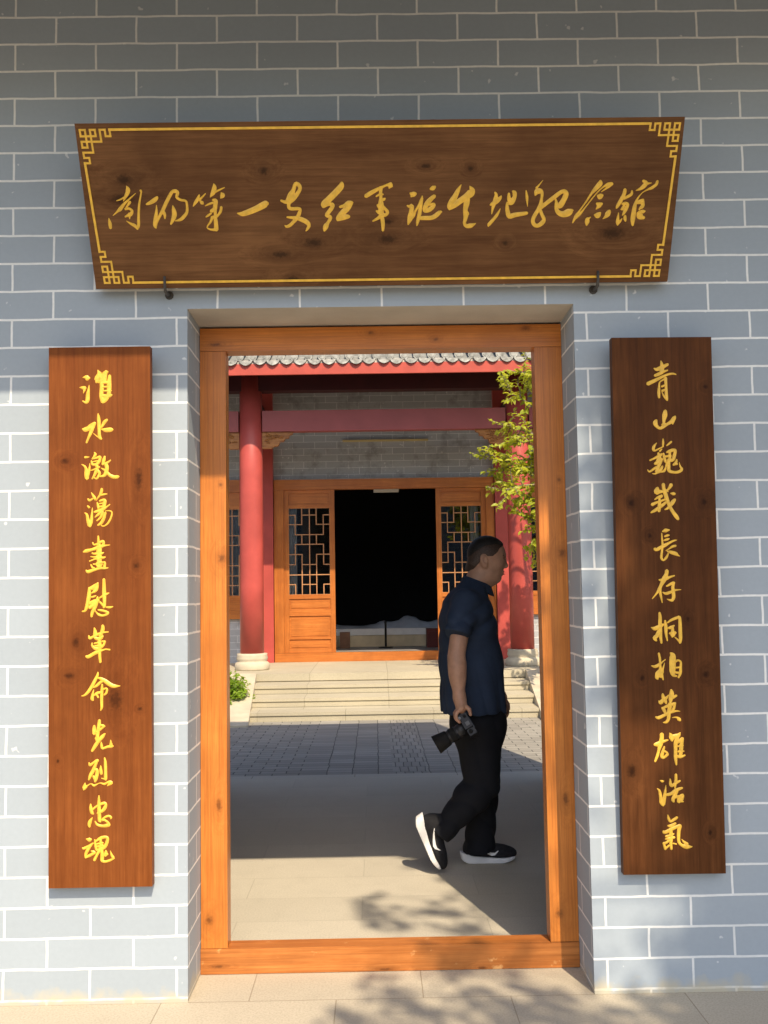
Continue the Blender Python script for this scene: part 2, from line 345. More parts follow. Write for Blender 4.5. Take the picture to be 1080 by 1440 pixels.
# ---------------------------------------------------------------- lettering
def strokes_mesh(s, base, lift=.0022, step=.00004, idx0=0):
    """Raised brush strokes: every stroke a low ridge with rounded ends; u, v, width in tenths of a millimetre."""
    bm = bmesh.new()
    for si, st in enumerate(s.split(';')):
        P = [tuple(int(q) / 1e4 for q in t.split(',')) for t in st.split()]
        pts = []
        for i in range(len(P) - 1):                      # Catmull-Rom through the traced points
            p0, p1, p2, p3 = P[max(i - 1, 0)], P[i], P[i + 1], P[min(i + 2, len(P) - 1)]
            for k_ in range(4):
                t = k_ / 4; t2 = t * t; t3 = t2 * t
                pts.append([.5 * (2 * p1[j] + (p2[j] - p0[j]) * t + (2 * p0[j] - 5 * p1[j] + 4 * p2[j] - p3[j]) * t2 + (3 * p1[j] - p0[j] - 3 * p2[j] + p3[j]) * t3) for j in range(3)])
        pts.append(list(P[-1]))
        # rounded caps
        def cap(a, b, r):
            d = Vector((a[0] - b[0], a[1] - b[1]));
            if d.length < 1e-6: return []
            d.normalize(); return [[a[0] + d.x * r * q, a[1] + d.y * r * q, 2 * r * math.sqrt(max(0, 1 - q * q))] for q in (.5, .85, .99)]
        pts = list(reversed(cap(pts[0], pts[1], pts[0][2] / 2 * .8))) + pts + cap(pts[-1], pts[-2], pts[-1][2] / 2 * .8)
        h = base + step * (si + 1); rows = []
        for i, p in enumerate(pts):
            a = pts[max(i - 1, 0)]; b = pts[min(i + 1, len(pts) - 1)]
            d = Vector((b[0] - a[0], b[1] - a[1]));
            if d.length < 1e-7: d = Vector((1, 0))
            d.normalize(); n_ = Vector((-d.y, d.x)); hw = max(p[2], .0006) / 2 * 1.04
            top = h + min(lift, hw * .6)
            rows.append([bm.verts.new((p[0] + n_.x * hw * q, -z_, p[1] + n_.y * hw * q)) for q, z_ in ((-1, base - .001), (-1, h), (-.45, top), (.45, top), (1, h), (1, base - .001))])
        for r0, r1 in zip(rows, rows[1:]):
            for j in range(5):
                f = bm.faces.new((r0[j], r0[j + 1], r1[j + 1], r1[j]))
                f.smooth = False
    return bm
PLAQUE=['-9132,748,18 -9085,632,142 -9105,521,142 -9203,360,97 -9282,223,23;-9521,241,32 -9390,281,51 -9246,350,69;-8821,488,18 -9060,298,60 -9242,147,92 -9418,-45,129 -9520,-126,78 -9693,-267,23;-9047,196,101 -9094,135,92 -9189,14,60 -9234,-57,69 -9108,-28,83 -8997,-110,92 -9061,-233,129 -9171,-272,92 -9259,-313,55;-9102,-212,115 -9105,-386,32;-9854,-358,28 -9829,-533,120 -9822,-697,101;-8634,577,92 -8618,516,55 -8726,91,78 -8778,-297,92 -8803,-605,105 -8857,-749,60;-8845,-728,83 -8943,-624,115 -9087,-550,78 -9229,-456,18', '-8459,109,69 -8305,168,128 -8150,258,146 -8058,339,101;-8104,75,27 -8117,-99,78 -8166,-385,142 -8204,-611,146 -8180,-718,55;-8194,-611,91 -8033,-325,100 -7901,-121,119 -7778,102,123 -7609,385,119 -7504,526,114 -7386,545,128 -7316,483,114 -7357,342,100 -7236,249,86 -7048,207,82 -7010,74,82 -7026,-171,100 -7148,-334,118 -7283,-435,105 -7468,-478,32;-7892,-142,128 -7836,-245,105 -7835,-388,55;-7523,49,36 -7495,-105,137 -7485,-269,169 -7550,-432,132 -7636,-586,64', '-6546,405,54 -6619,253,118 -6712,132,100 -6788,21,36;-6320,454,36 -6444,333,68 -6557,233,86;-6527,202,63 -6467,140,122 -6437,109,91;-6009,784,32 -5988,673,145 -6030,512,163 -6100,411,113 -6158,326,27;-5629,649,32 -5771,590,54 -5923,521,68 -6121,401,50;-5756,468,54 -5718,387,181 -5788,286,45;-6357,27,32 -6225,87,68 -6073,136,81;-6068,228,91 -5974,196,149 -5994,44,145 -6022,-79,149 -6155,-159,113;-6009,-38,136 -6010,-242,100 -6012,-448,131 -6002,-654,145 -6011,-798,158;-6348,-352,50 -6270,-301,77 -6159,-231,68;-5780,-20,90 -5814,-162,95 -5906,-284,86 -6039,-365,136 -6146,-364,91;-6124,-364,100 -6198,-528,82 -6302,-651,50 -6319,-743,50 -6172,-796,77 -5979,-798,113', '-5209,-240,45 -5029,-262,158 -4790,-193,194 -4529,-93,207 -4311,7,225 -4180,77,216 -4126,87,157', '-3621,184,76 -3474,131,117 -3365,181,180 -3252,363,225 -3160,545,135 -3078,746,126 -2963,705,135 -2925,583,126 -3016,422,135 -3170,261,180 -3302,160,180 -3349,59,126 -3343,-64,117 -3248,-106,117 -3034,-104,112 -2939,-129,90 -2976,-252,126 -3045,-395,135 -3179,-538,121 -3334,-681,112 -3464,-720,90 -3516,-679,36;-3430,-391,58 -3260,-413,99 -3046,-436,135 -2835,-510,161 -2688,-604,152 -2648,-708,121 -2705,-811,90 -2761,-883,40', '-1421,750,134 -1456,630,202 -1653,429,215 -1893,207,220 -2068,46,224 -2103,-35,157;-2092,-25,134 -1919,34,112 -1770,23,125 -1794,-79,139 -1905,-222,134 -1994,-344,134 -1866,-397,112 -1868,-468,121 -1958,-612,112 -2025,-714,179 -2071,-817,143 -2095,-889,67;-1505,-62,90 -1343,-22,125 -1192,58,179 -1063,77,112;-1085,77,125 -1217,-85,193 -1413,-268,201 -1567,-430,166 -1591,-512,125;-1579,-492,134 -1417,-422,201 -1266,-403,157 -1191,-403,121', '-568,296,134 -417,386,148 -203,496,125 -10,585,99 183,664,81 332,673,179 353,673,134;332,653,179 277,562,54;-31,575,157 -33,433,116 -25,230,112 -28,-15,201 -20,-220,179 10,-426,139 39,-673,134 32,-901,90;-195,282,54 -77,342,81 51,351,67;6,148,90 92,188,99 135,218,45;-146,-14,90 -82,-76,134;-191,-218,67 -106,-260,134 -21,-302,134;25,-36,90 131,-160,107 215,-263,107 128,-355,125 0,-364,134 -130,-465,107 -325,-566,63', '1033,382,67 1118,341,179 1214,360,134;1064,260,54 1139,320,134;924,-45,54 1010,-76,112 1085,-67,148 1073,-231,157 1040,-436,202 986,-600,125 953,-703,45;1007,-559,90 1137,-396,125 1223,-232,81 1331,-69,90 1427,114,112 1470,276,49;1460,215,90 1406,-111,121 1352,-398,134 1297,-603,112 1269,-743,45;1769,517,90 1855,547,157 1929,587,90;1908,272,126 1780,172,157 1652,30,179 1566,-133,157 1566,-236,126 1716,-196,157 1845,-95,148 1888,-13,112 1781,-12,90 1695,-32,67;1330,-480,125 1566,-482,143 1803,-474,148 1953,-404,157 2081,-302,135 2156,-272,81', '2867,649,31 2762,467,135 2657,265,180 2551,62,247 2466,-80,202 2456,-183,112;2477,-121,180 2659,-21,202 2872,120,202 3084,261,225 3211,361,270 3253,463,202 3177,595,36;3085,200,202 3066,-4,202 3025,-209,157 3049,-374,180 3029,-538,135 2998,-682,108 3075,-776,135 3225,-767,157 3333,-727,90 3408,-691,31;2983,-229,90 3091,-312,99 3135,-374,67', '4088,373,63 4132,291,113 4114,128,162 4063,-14,135 4013,-198,90 3984,-373,32;3935,-54,77 4052,6,149 4179,87,162 4284,188,113 4315,249,54;4292,-191,27 4188,-385,99 4041,-569,108 3893,-733,117 3873,-795,54;4728,408,68 4794,346,149 4798,203,136 4694,41,203 4610,-20,113;4591,328,81 4595,185,126 4630,42,136;4534,22,68 4538,-142,122 4563,-306,149 4631,-451,172 4834,-412,158 5070,-383,136 5263,-354,113;5209,423,41 5248,199,100 5263,15,59 5278,-124,18', '5807,773,18 5684,622,50 5581,501,91;5546,257,59 5606,379,204 5734,398,159 5791,296,104 5775,112,100 5750,-92,159 5648,-276,136 5525,-481,136 5487,-645,136 5555,-770,136 5686,-792,136 5833,-690,159 5884,-577,127 5803,-401,113 5733,-236,113;5752,-174,136 5941,-33,136 6213,169,145 6464,350,137 6612,390,128;6590,390,137 6659,287,182 6581,84,182 6459,-99,205 6351,-78,136 6290,107,68;6315,5,100 6323,-200,127 6403,-345,159 6578,-409,205 6770,-349,251 6896,-288,137 6928,-278,68', '7881,712,115 7864,621,183 7722,460,151 7580,299,92 7379,-6,59 7176,-291,59 7055,-475,114 6935,-712,46;8312,647,55 8165,598,129 7998,519,55 7792,337,41 7589,94,41 7366,-190,46 7202,-394,91 7036,-537,114;8314,617,92 8189,537,115 8086,457,69 7931,346,23;7820,215,115 7885,194,206 7969,224,115;7789,-51,92 7877,-93,160 7973,-63,92;7900,-113,138 7838,-174,115 7766,-245,37;7722,-441,69 7831,-462,206 7924,-381,92;8255,-322,129 8195,-425,184 8135,-507,115 8031,-588,28;7469,-583,137 7463,-686,160 7447,-800,69;7491,-583,91 7585,-522,32', '8785,419,115 8761,267,129 8665,64,138 8547,-140,115 8508,-222,60;9034,376,55 9029,264,102 8916,184,101 8749,104,92;8716,-80,92 8822,-61,115 8911,-103,106 8854,-246,138 8777,-410,92 8737,-471,37;8784,-143,92 8725,-245,115 8661,-265,37;8592,-387,37 8580,-552,92 8578,-718,129 8583,-811,55;8592,-780,69 8682,-657,78 8732,-585,23;8835,-493,92 8841,-596,115 8867,-679,60;9421,708,93 9532,636,139 9454,525,148 9330,435,102 9184,381,32;9534,605,116 9725,634,28;9936,693,93 9900,581,102 9757,471,102 9611,411,70 9445,321,32 9323,200,46 9225,38,83 9171,-146,129 9143,-393,162 9123,-620,162 9129,-827,79;9208,-44,102 9357,-5,148 9461,56,93;9440,35,116 9451,-149,139 9370,-231,93 9331,-292,37;9324,-353,69 9464,-355,130 9549,-335,60;9294,-394,92 9345,-539,139 9520,-562,120;9361,-436,139 9429,-499,139']
LEFTC=['-603,8528,28 -489,8536,141 -432,8507,181 -365,8506,80;-717,8165,28 -603,8153,120 -527,8133,140;-527,8172,100 -546,8076,88 -584,7952,20;-613,7674,40 -490,7614,100 -433,7710,140 -423,7901,128 -394,8093,80 -375,8246,20;-60,8790,32 -13,8645,160 -51,8492,220 -118,8339,80;25,8683,120 -32,8472,300 63,8471,180;63,8432,120 81,8163,140 62,7856,140 118,7625,139;292,8718,80 177,8681,120 139,8547,160 158,8412,180;235,8738,120 206,8546,120 177,8373,140;368,8582,100 348,8351,152 347,8121,159 328,7891,139 214,7739,179 118,7644,159;101,8336,100 367,8332,100;100,8172,68 367,8178,68;100,8028,60 423,8033,60;100,7856,120 328,7833,119 442,7879,72', '-614,6654,60 -529,6633,159 -415,6670,159 -301,6764,159 -168,6858,119;-196,6849,131 -263,6687,139 -320,6516,119 -396,6345,88 -472,6155,72;-57,7201,40 -35,7047,111 -20,6779,119 -16,6549,107 2,6358,119 59,6281,79;40,6290,48 -93,6378,40 -225,6495,20;269,6976,87 174,6891,119 98,6758,87 60,6682,48;69,6634,48 211,6604,139 363,6611,158 449,6610,127', '-525,5626,87 -458,5625,68 -373,5637,24;-648,5370,24 -553,5311,71 -487,5196,107 -469,5024,159 -459,4872,139 -459,4815,48;-459,4872,99 -402,5062,99 -364,5251,67 -355,5404,20;-193,5802,32 -155,5725,99 -212,5631,67 -269,5574,40;-279,5555,32 -136,5591,67 -4,5628,99 15,5589,99 -23,5456,99 -118,5362,111;-298,5498,48 -269,5384,87 -213,5345,79;-269,5460,40 -42,5495,51;-232,5345,79 -80,5381,99;-118,5343,119 -80,5228,99 -137,5096,111 -194,4963,87 -270,4841,51;-317,5146,32 -194,5182,59 -4,5265,67;-80,5133,119 -5,5037,99 -62,4904,87 -119,4838,59 -194,4887,47;186,5644,71 148,5511,119 119,5359,99;394,5507,47 299,5432,79 185,5377,91;223,5376,118 261,5242,138 232,5090,130 166,4958,107 14,4922,59;52,5226,28 185,5148,79 260,5071,99 374,4955,118 525,4895,126 639,4903,118 686,4912,67', '70,4474,87 60,4379,107 3,4247,79 -82,4134,47 -129,4049,20;-422,4120,59 -366,4062,87 -233,4136,51;-299,4346,28 -233,4231,87 -176,4136,99 -167,4069,32;32,4246,59 145,4273,71 268,4290,28;-441,3874,40 -385,3816,87 -366,3806,59;-536,3619,32 -461,3551,87 -423,3361,119 -367,3190,150 -348,3133,99;-348,3151,99 -300,3321,107 -281,3549,79 -262,3795,28;-92,3992,39 -63,3887,87 -45,3773,79;-6,4038,59 107,4065,99 183,4054,110 164,3921,130 125,3770,118;-7,3943,47 145,3960,59;-26,3829,67 145,3846,79;362,3909,39 258,3825,59 107,3732,118 -45,3678,118 -196,3642,67;69,3714,177 31,3620,118 -83,3527,79 -168,3452,39;106,3619,118 30,3449,79 -102,3328,51;201,3617,87 144,3409,106 49,3240,106 -64,3166,67;201,3674,28 352,3681,47 437,3614,51 399,3424,67 295,3236,67 181,3143,47 87,3135,39 49,3183,28', '-56,2773,59 -47,2565,98 -28,2337,177 -29,2073,177 -19,1846,157 -29,1657,118;-254,2549,47 -217,2473,59 -84,2490,79 29,2563,87 123,2581,98 123,2467,98 29,2393,79;-585,2214,59 -481,2250,126 -311,2285,99 -141,2339,118 29,2393,118 180,2429,67 368,2454,20;-274,2171,59 -217,2142,71 -85,2149,98 47,2147,98 141,2183,31;-330,2040,32 -217,2028,59 -85,2017,98 103,1995,90 198,2022,39;-368,1880,51 -274,1916,47 -142,1961,59 28,1921,59;-321,1756,47 -255,1642,79 -199,1641,59;-236,1774,47 -142,1772,59 -29,1827,118 103,1825,71 178,1824,79 159,1654,106;-123,1753,59 -48,1658,79;84,1769,47 27,1656,47;-491,1561,47 -425,1503,118 -237,1557,99 -10,1619,91 178,1616,71 301,1633,31', '-72,1097,59 -120,1022,138 -252,930,158 -383,895,99;-101,1022,118 -139,872,138 -214,779,99;-383,932,71 -384,688,138 -431,425,126 -478,238,111 -535,107,79 -629,90,47;-290,743,59 -139,816,79;-309,592,59 -214,610,71 -139,646,39;-346,367,138 -177,421,177 -45,475,98;-365,217,118 -215,346,158 -139,402,79;-83,608,47 -102,457,118 -177,233,118 -272,47,111 -300,-103,79;144,1225,98 148,980,118 153,717,138 162,491,118 161,265,98 124,209,59;-26,550,47 68,605,67 200,678,98 332,733,27;-8,418,59 49,361,79 142,247,59;227,226,47 349,215,86 462,241,39;-65,137,47 29,117,79 161,87,79 293,28,79 236,-37,79 85,-72,79 -46,-32,87 -140,63,39 -196,139,39', '-202,-508,47 -174,-631,118 -165,-762,158;99,-429,99 99,-560,130 42,-728,118 -14,-802,79;-399,-777,40 -362,-871,99 -240,-817,79 -90,-745,99 98,-682,71 305,-657,31;-184,-856,99 -90,-895,118 23,-878,118 98,-804,79;-33,-877,99 -15,-1102,138 -15,-1327,111 -6,-1551,99 12,-1729,87;-278,-1041,47 -278,-1135,79 -184,-1230,111 -53,-1251,119 79,-1160,99 135,-1104,79 164,-992,99;60,-991,59 173,-993,71;-203,-1061,59 23,-1009,59;-184,-1155,79 98,-1141,79;-485,-1515,99 -410,-1526,119 -241,-1435,119 -90,-1363,119 79,-1309,71 210,-1274,51 351,-1295,59', '-73,-2083,40 -92,-2195,87 -186,-2380,107 -317,-2620,111 -449,-2804,99 -561,-2896,68 -664,-2912,16;-92,-2288,48 21,-2309,99 189,-2405,138 376,-2538,138 526,-2588,118 713,-2581,28;-233,-2621,56 -130,-2567,87 20,-2439,99 95,-2403,79;-224,-2696,28 -261,-2863,87 -280,-3012,119 -252,-3068,80;-205,-2902,60 -111,-2829,99 20,-2794,79;-130,-2866,60 -65,-2978,71;76,-2515,59 67,-2701,99 57,-2943,107 56,-3167,99 56,-3334,87 19,-3431,48;76,-2720,79 170,-2666,67 245,-2685,79 226,-2816,79 151,-2889,59', '-211,-3976,80 -212,-4106,128 -212,-4255,120;-24,-3784,99 -34,-3923,119 -62,-4090,120 -90,-4257,120 -100,-4442,120;-156,-4200,60 -43,-4146,80 144,-4001,68 163,-3983,60;-6,-3942,60 116,-3982,99;-165,-4404,60 -100,-4498,120;171,-4261,60 87,-4353,120 -44,-4499,120 -175,-4682,120 -287,-4865,80;40,-4556,40 49,-4667,92 86,-4779,80 255,-4727,88 404,-4711,100 460,-4702,60;373,-4488,32 386,-4655,119', '-395,-5271,48 -358,-5355,100 -246,-5283,80 -115,-5193,88 -78,-5212,80;-96,-5193,80 -171,-5358,100 -246,-5542,121 -340,-5707,113 -405,-5872,60;-209,-5524,80 -116,-5526,100 -116,-5692,121 -163,-5858,121 -182,-5941,72;-247,-5746,72 -191,-5820,121;19,-5380,28 19,-5510,100 37,-5658,100 33,-5686,60;156,-5105,48 183,-5272,96 192,-5550,104 192,-5827,112 201,-5892,60;182,-5864,48 52,-5825,32;-536,-5981,32 -555,-6128,141 -583,-6220,61;-508,-6129,101 -452,-6075,48 -322,-6012,32 -228,-6078,81 -135,-6043,48 -4,-5990,32 145,-6030,80 257,-5976,68;257,-5976,80 350,-5959,100 406,-5997,88 312,-6051,80 256,-6096,32', '-46,-6437,48 -47,-6640,101 -43,-6861,121 -34,-7083,121 -25,-7285,122 3,-7341,81;-341,-6727,49 -332,-6875,113 -295,-7023,113 -239,-7070,53;-267,-6913,69 -155,-6823,69 -24,-6751,81 125,-6698,101 199,-6737,89 162,-6865,121 68,-6974,101 -99,-7045,69;-276,-7189,20 -360,-7335,122 -388,-7445,110 -379,-7518,73;-184,-7329,41 -100,-7450,81 86,-7499,97 254,-7475,121 309,-7457,101 254,-7364,81 142,-7288,69 68,-7296,81 161,-7197,73 291,-7153,81 385,-7201,73 366,-7256,40', '-491,-7939,41 -389,-7969,143 -324,-7961,82;-631,-8240,41 -585,-8268,90 -436,-8206,90 -250,-8091,49;-287,-8136,41 -417,-8280,102 -510,-8462,102 -511,-8590,82;-511,-8590,61 -380,-8520,102 -194,-8431,82;-324,-8355,33 -250,-8393,102 -194,-8413,82;-194,-7972,49 -175,-8138,82 -139,-8304,90 -101,-8341,61;-157,-8028,61 11,-7921,110 160,-7887,102 253,-7925,101 234,-8072,110 159,-8217,122 47,-8289,122;11,-7976,89 10,-8141,81 -27,-8324,122 -102,-8470,90 -213,-8688,90;-120,-8120,61 85,-8087,81;-120,-8212,61 85,-8179,102;47,-8289,90 66,-8473,114 65,-8619,123 65,-8711,102 177,-8741,82 344,-8698,82 493,-8627,49;354,-8368,20 400,-8516,81 456,-8608,102;196,-8347,41 196,-8438,114 158,-8529,69;252,-8476,81 177,-8557,41']
RIGHTC=['-41,8763,40 -7,8618,121 -13,8424,161 -35,8309,121;205,8634,101 88,8578,121 -68,8503,141 -204,8456,120 -299,8496,40;199,8421,48 43,8366,88 -113,8290,120 -269,8225,100;-537,7929,140 -371,8004,128 -176,8098,112 19,8192,96 213,8267,80 387,8293,73 502,8262,36;-138,7422,80 -142,7615,108 -126,7827,80 -103,7981,48 35,8076,60 113,8113,100;113,8133,121 125,7881,100 127,7611,108 131,7418,120 157,7321,72;129,7360,80 36,7477,60 -36,7632,24;-30,7825,80 106,7881,60;-16,7671,100 101,7708,60', '78,6932,120 54,6778,180 20,6605,120 7,6471,100;-259,6590,100 -300,6494,167 -246,6378,119 -133,6299,100 -16,6355,120 140,6449,100 297,6543,140 386,6658,140 427,6724,80;332,6447,48 355,6562,120;-52,6433,80 63,6450,100', '-34,5913,28 -28,5788,80 -42,5654,60;-268,5763,24 -368,5640,99 -390,5525,99 -334,5486,67 -179,5560,52 -23,5635,40;270,5803,72 172,5728,72 93,5662,40;-83,5540,40 -162,5464,71;-526,5134,67 -400,5189,67 -264,5255,99 -128,5329,99 -88,5367,60;-221,5407,60 -188,5234,159 -251,5063,139 -348,5007,99;-94,5175,99 -176,5004,119 -236,4890,119 -299,4718,119;-294,4891,79 -431,4797,79 -557,4722,67 -622,4790,28;-83,4907,79 -164,4755,119 -261,4699,99 -359,4643,59 -454,4654,20;-165,4716,79 -11,4733,60 50,4847,48;-30,5385,60 -6,5232,99 37,5078,99;86,5422,68 241,5477,120 395,5494,100 370,5322,120 308,5150,119 153,5114,99;201,5420,88 194,5190,99;43,5269,80 235,5286,80;154,5152,119 148,4923,119 162,4750,119 332,4690,88 505,4706,100 622,4791,100 568,4897,60 535,5051,20;74,5039,60 30,4848,60 -49,4753,40;442,5148,60 420,5053,100 321,4958,80;341,4977,80 456,4995,80', '-64,4260,119 -49,4107,119 3,3915,139 54,3723,139 143,3474,119 269,3243,119 379,3089,139 443,2992,99;-278,4120,119 -301,3996,218 -186,3995,119 6,4011,79 123,4085,79 223,4237,139;45,4048,79 101,3990,48;195,3931,40 290,3911,111 347,3910,87;-386,3711,47 -269,3786,87 -153,3822,111 -133,3860,79;-487,3522,118 -332,3596,87 -177,3650,79 35,3724,67;-213,3747,79 -218,3556,119 -245,3289,111;-533,3236,59 -397,3310,107 -222,3422,111 -46,3553,99 72,3666,59;341,3700,99 261,3606,139 162,3474,119 63,3380,87 -33,3343,40', '-133,2549,47 -18,2585,131 117,2602,48;-62,2367,59 34,2403,87 111,2412,40;-95,2225,47 30,2261,87 107,2288,32;-164,2483,40 -160,2273,59 -147,2064,79 -173,1836,79 -199,1608,87 -126,1512,71 -8,1624,87 53,1757,47;-438,1926,99 -362,1896,118 -207,1979,118 -52,2053,119 103,2136,79 258,2210,71 382,2236,20;328,2028,79 213,2001,87 96,1927,48 -30,1853,28;17,1833,47 131,1803,111 320,1743,131 385,1694,79 469,1646,20', '-13,1136,127 -36,1003,138 -127,815,178 -228,628,119 -309,458,118 -409,309,67 -566,131,28;-308,809,39 -204,798,119 -50,852,131 104,906,79 258,951,48;-269,515,99 -274,363,99 -241,174,79 -209,-16,32;-39,577,59 58,623,87 193,697,87 250,696,67;231,705,87 188,545,111 202,356,119 206,166,119 135,45,79;174,72,99 79,74,79 -34,113,24;-179,362,40 -66,313,99 88,357,99 280,430,67 481,446,20', '-314,-373,79 -300,-544,119 -307,-751,127 -304,-977,138 -301,-1204,119 -270,-1458,71;-624,-897,39 -502,-936,138 -348,-882,138 -213,-809,99 -165,-782,40;-334,-1052,178 -434,-1202,138 -512,-1276,138 -458,-1371,79;-123,-660,67 -101,-868,119 -99,-1113,99 -59,-1377,48;-40,-737,48 96,-644,87 327,-554,99 403,-555,99 415,-763,119 417,-1027,127 418,-1310,119 394,-1460,88;377,-1403,80 211,-1250,28;-27,-925,59 88,-908,119 204,-835,48;145,-890,79 141,-1041,119 137,-1173,179 116,-1248,60;25,-1115,60 234,-1099,119', '-376,-1828,79 -344,-2017,87 -340,-2224,79 -327,-2412,119 -285,-2600,99 -243,-2770,48;-654,-2266,32 -523,-2296,107 -369,-2223,99 -252,-2131,48 -146,-2049,32;-335,-2374,60 -397,-2542,218 -458,-2673,159 -441,-2739,79;-302,-2525,119 -325,-2675,79;-178,-2170,20 -241,-2376,68 -264,-2526,79;42,-1817,60 115,-1912,199 109,-2100,219 103,-2306,219 98,-2475,199 132,-2607,120 244,-2647,60;203,-2139,80 299,-2084,72 402,-2142,72 396,-2330,88 380,-2536,100 309,-2695,72;206,-2346,60 387,-2330,60;201,-2515,80 380,-2536,80', '-272,-3280,80 -256,-3393,120 -185,-3525,120 -150,-3620,60;-421,-3521,40 -357,-3579,139 -259,-3487,120 -143,-3414,100 -65,-3312,32;35,-3136,80 50,-3267,160 17,-3435,160 -7,-3585,80;219,-3336,80 103,-3399,100 -13,-3491,60;-305,-3767,80 -232,-3861,120 -197,-3956,80;-287,-3786,80 -133,-3713,100 20,-3660,120 173,-3606,80;153,-3625,88 110,-3792,100 50,-3904,80;-17,-3622,140 -42,-3809,140 -76,-3995,140 -90,-4163,112 -169,-4274,100 -274,-4291,40;-542,-4090,60 -448,-4120,112 -276,-4048,108 -103,-3957,100 50,-3922,80 202,-3888,60 334,-3899,16;44,-4119,20 195,-4112,60 279,-4169,120 324,-4217,100', '-342,-4700,140 -347,-4850,140 -400,-5054,160 -463,-5276,100 -526,-5480,100 -607,-5665,72;-608,-5069,100 -494,-5052,160 -341,-4980,120 -122,-4909,48;-261,-5149,60 -313,-5298,100 -356,-5483,121 -301,-5540,80 -166,-5431,101 -136,-5394,60;-312,-5279,60 -182,-5356,80 -147,-5450,60;-58,-4668,40 4,-4800,181 19,-4931,100;321,-4656,40 232,-4766,161 61,-4801,161;212,-4822,141 149,-5026,141 141,-5287,121 133,-5548,121 154,-5790,61;168,-5026,80 283,-4954,121 399,-4863,113;389,-4881,113 355,-5067,133 330,-5290,141 305,-5476,121;221,-5139,60 411,-5105,60;234,-5326,81 442,-5311,40;191,-5493,101 304,-5513,101 466,-5460,61', '-442,-6337,28 -368,-6366,89 -311,-6358,40;-555,-6623,32 -472,-6708,89 -432,-6931,113 -390,-7099,182 -355,-7211,101;-345,-7174,122 -300,-6934,122 -265,-6712,81 -240,-6508,20;-83,-6288,48 -69,-6455,113 -33,-6530,101 62,-6476,101 178,-6404,89 273,-6359,61;129,-6134,89 124,-6310,101 101,-6458,101 80,-6644,32;-203,-6843,101 -61,-6808,109 132,-6682,122 341,-6611,73;168,-6719,81 70,-6866,122 -1,-7013,122 25,-7088,81;30,-6940,122 163,-6905,102;200,-6906,102 214,-7091,142;200,-6924,81 353,-6853,89 311,-6982,142 271,-7055,122 364,-7094,49', '-196,-7552,28 -172,-7682,90 -109,-7785,82 16,-7722,102 131,-7650,90;-207,-7931,53 -104,-7942,110 68,-7853,82;-373,-8141,102 -299,-8161,122 -108,-8072,123 83,-7983,114 235,-7939,123;225,-7948,135 182,-8114,123 167,-8317,115 180,-8520,103 289,-8633,103 438,-8673,165 551,-8684,103 645,-8677,29;277,-8411,21 349,-8505,82 459,-8599,144;-109,-8109,123 -97,-8349,123 -113,-8570,102 -100,-8755,82;-284,-8309,90 -171,-8283,82 -56,-8239,82 0,-8221,49;-306,-8401,49 -174,-8385,102 16,-8342,82;-385,-8547,82 -291,-8530,90 -176,-8458,82 -119,-8441,61;-367,-8566,82 -316,-8751,90;-316,-8733,82 -181,-8625,61;-38,-8553,49 84,-8583,49']

def board(name, label, cx, cz, y_face, hw, hh, th, m, chars, group, roll=0):
    bm = bmesh.new(); add_box(bm, -hw, hw, 0, th, -hh, hh); bevel(bm, .004, 2)
    o = obj(name, bm, m, None, (cx, y_face, cz)); tag(o, label, 'sign board', group); o.rotation_euler = (.028, roll, 0)
    for s in chars:
        c = obj('character', strokes_mesh(s, .0), M_gold); c.parent = o; c.location = (0, 0, 0)
    return o
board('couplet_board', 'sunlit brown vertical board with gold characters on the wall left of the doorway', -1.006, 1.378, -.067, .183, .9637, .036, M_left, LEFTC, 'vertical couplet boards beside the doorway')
board('couplet_board', 'brown vertical board with gold characters, its wood darkened for dappled shade, right of the doorway', 1.034, 1.386, -.067, .1823, .9634, .036, M_right, RIGHTC, 'vertical couplet boards beside the doorway', .0045)
# the horizontal plaque leans out at the top and rests on two hooks
PC = Vector((.025, -.16, 2.833)); PT = math.atan2(.351, .936)
bm = bmesh.new(); hb, ht, hh, th = 1.054, 1.078, .2851, .045
vv = [bm.verts.new(p) for p in ((-hb, 0, -hh), (hb, 0, -hh), (hb, th, -hh), (-hb, th, -hh), (-ht, 0, hh), (ht, 0, hh), (ht, th, hh), (-ht, th, hh))]
for f in ((3, 2, 1, 0), (4, 5, 6, 7), (0, 1, 5, 4), (1, 2, 6, 5), (2, 3, 7, 6), (3, 0, 4, 7)): bm.faces.new([vv[i] for i in f])
bevel(bm, .004, 2)
plaque = obj('name_plaque', bm, M_plaque, None, PC); plaque.rotation_euler = (PT, 0, 0)
tag(plaque, 'wide dark brown plaque with gold running-script characters above the doorway', 'plaque')
for s in PLAQUE:
    c = obj('character', strokes_mesh(s, .0), M_gold); c.parent = plaque; c.location = (0, 0, 0)
bm = bmesh.new(); cnt = [0]
def bar(a, b, w_):
    a, b = Vector(a), Vector(b); d = (b - a).normalized(); n_ = Vector((-d.y, d.x)); e = d * w_ / 2; cnt[0] += 1
    h = .0010 + .00003 * cnt[0]; q = [a - e + n_ * w_ / 2, a - e - n_ * w_ / 2, b + e - n_ * w_ / 2, b + e + n_ * w_ / 2]
    lo = [bm.verts.new((p.x, .001, p.y)) for p in q]; hi = [bm.verts.new((p.x, -h, p.y)) for p in q]
    bm.faces.new(hi); [bm.faces.new((lo[i], lo[(i + 1) % 4], hi[(i + 1) % 4], hi[i])) for i in range(4)]
def gx(x, y, sx, sy):                                    # corner-relative (inward) to plaque coordinates, following the taper
    v_ = sy * (.2634 - y); return (sx * (1.0405 + .0225 * v_ / .285 - x), v_)
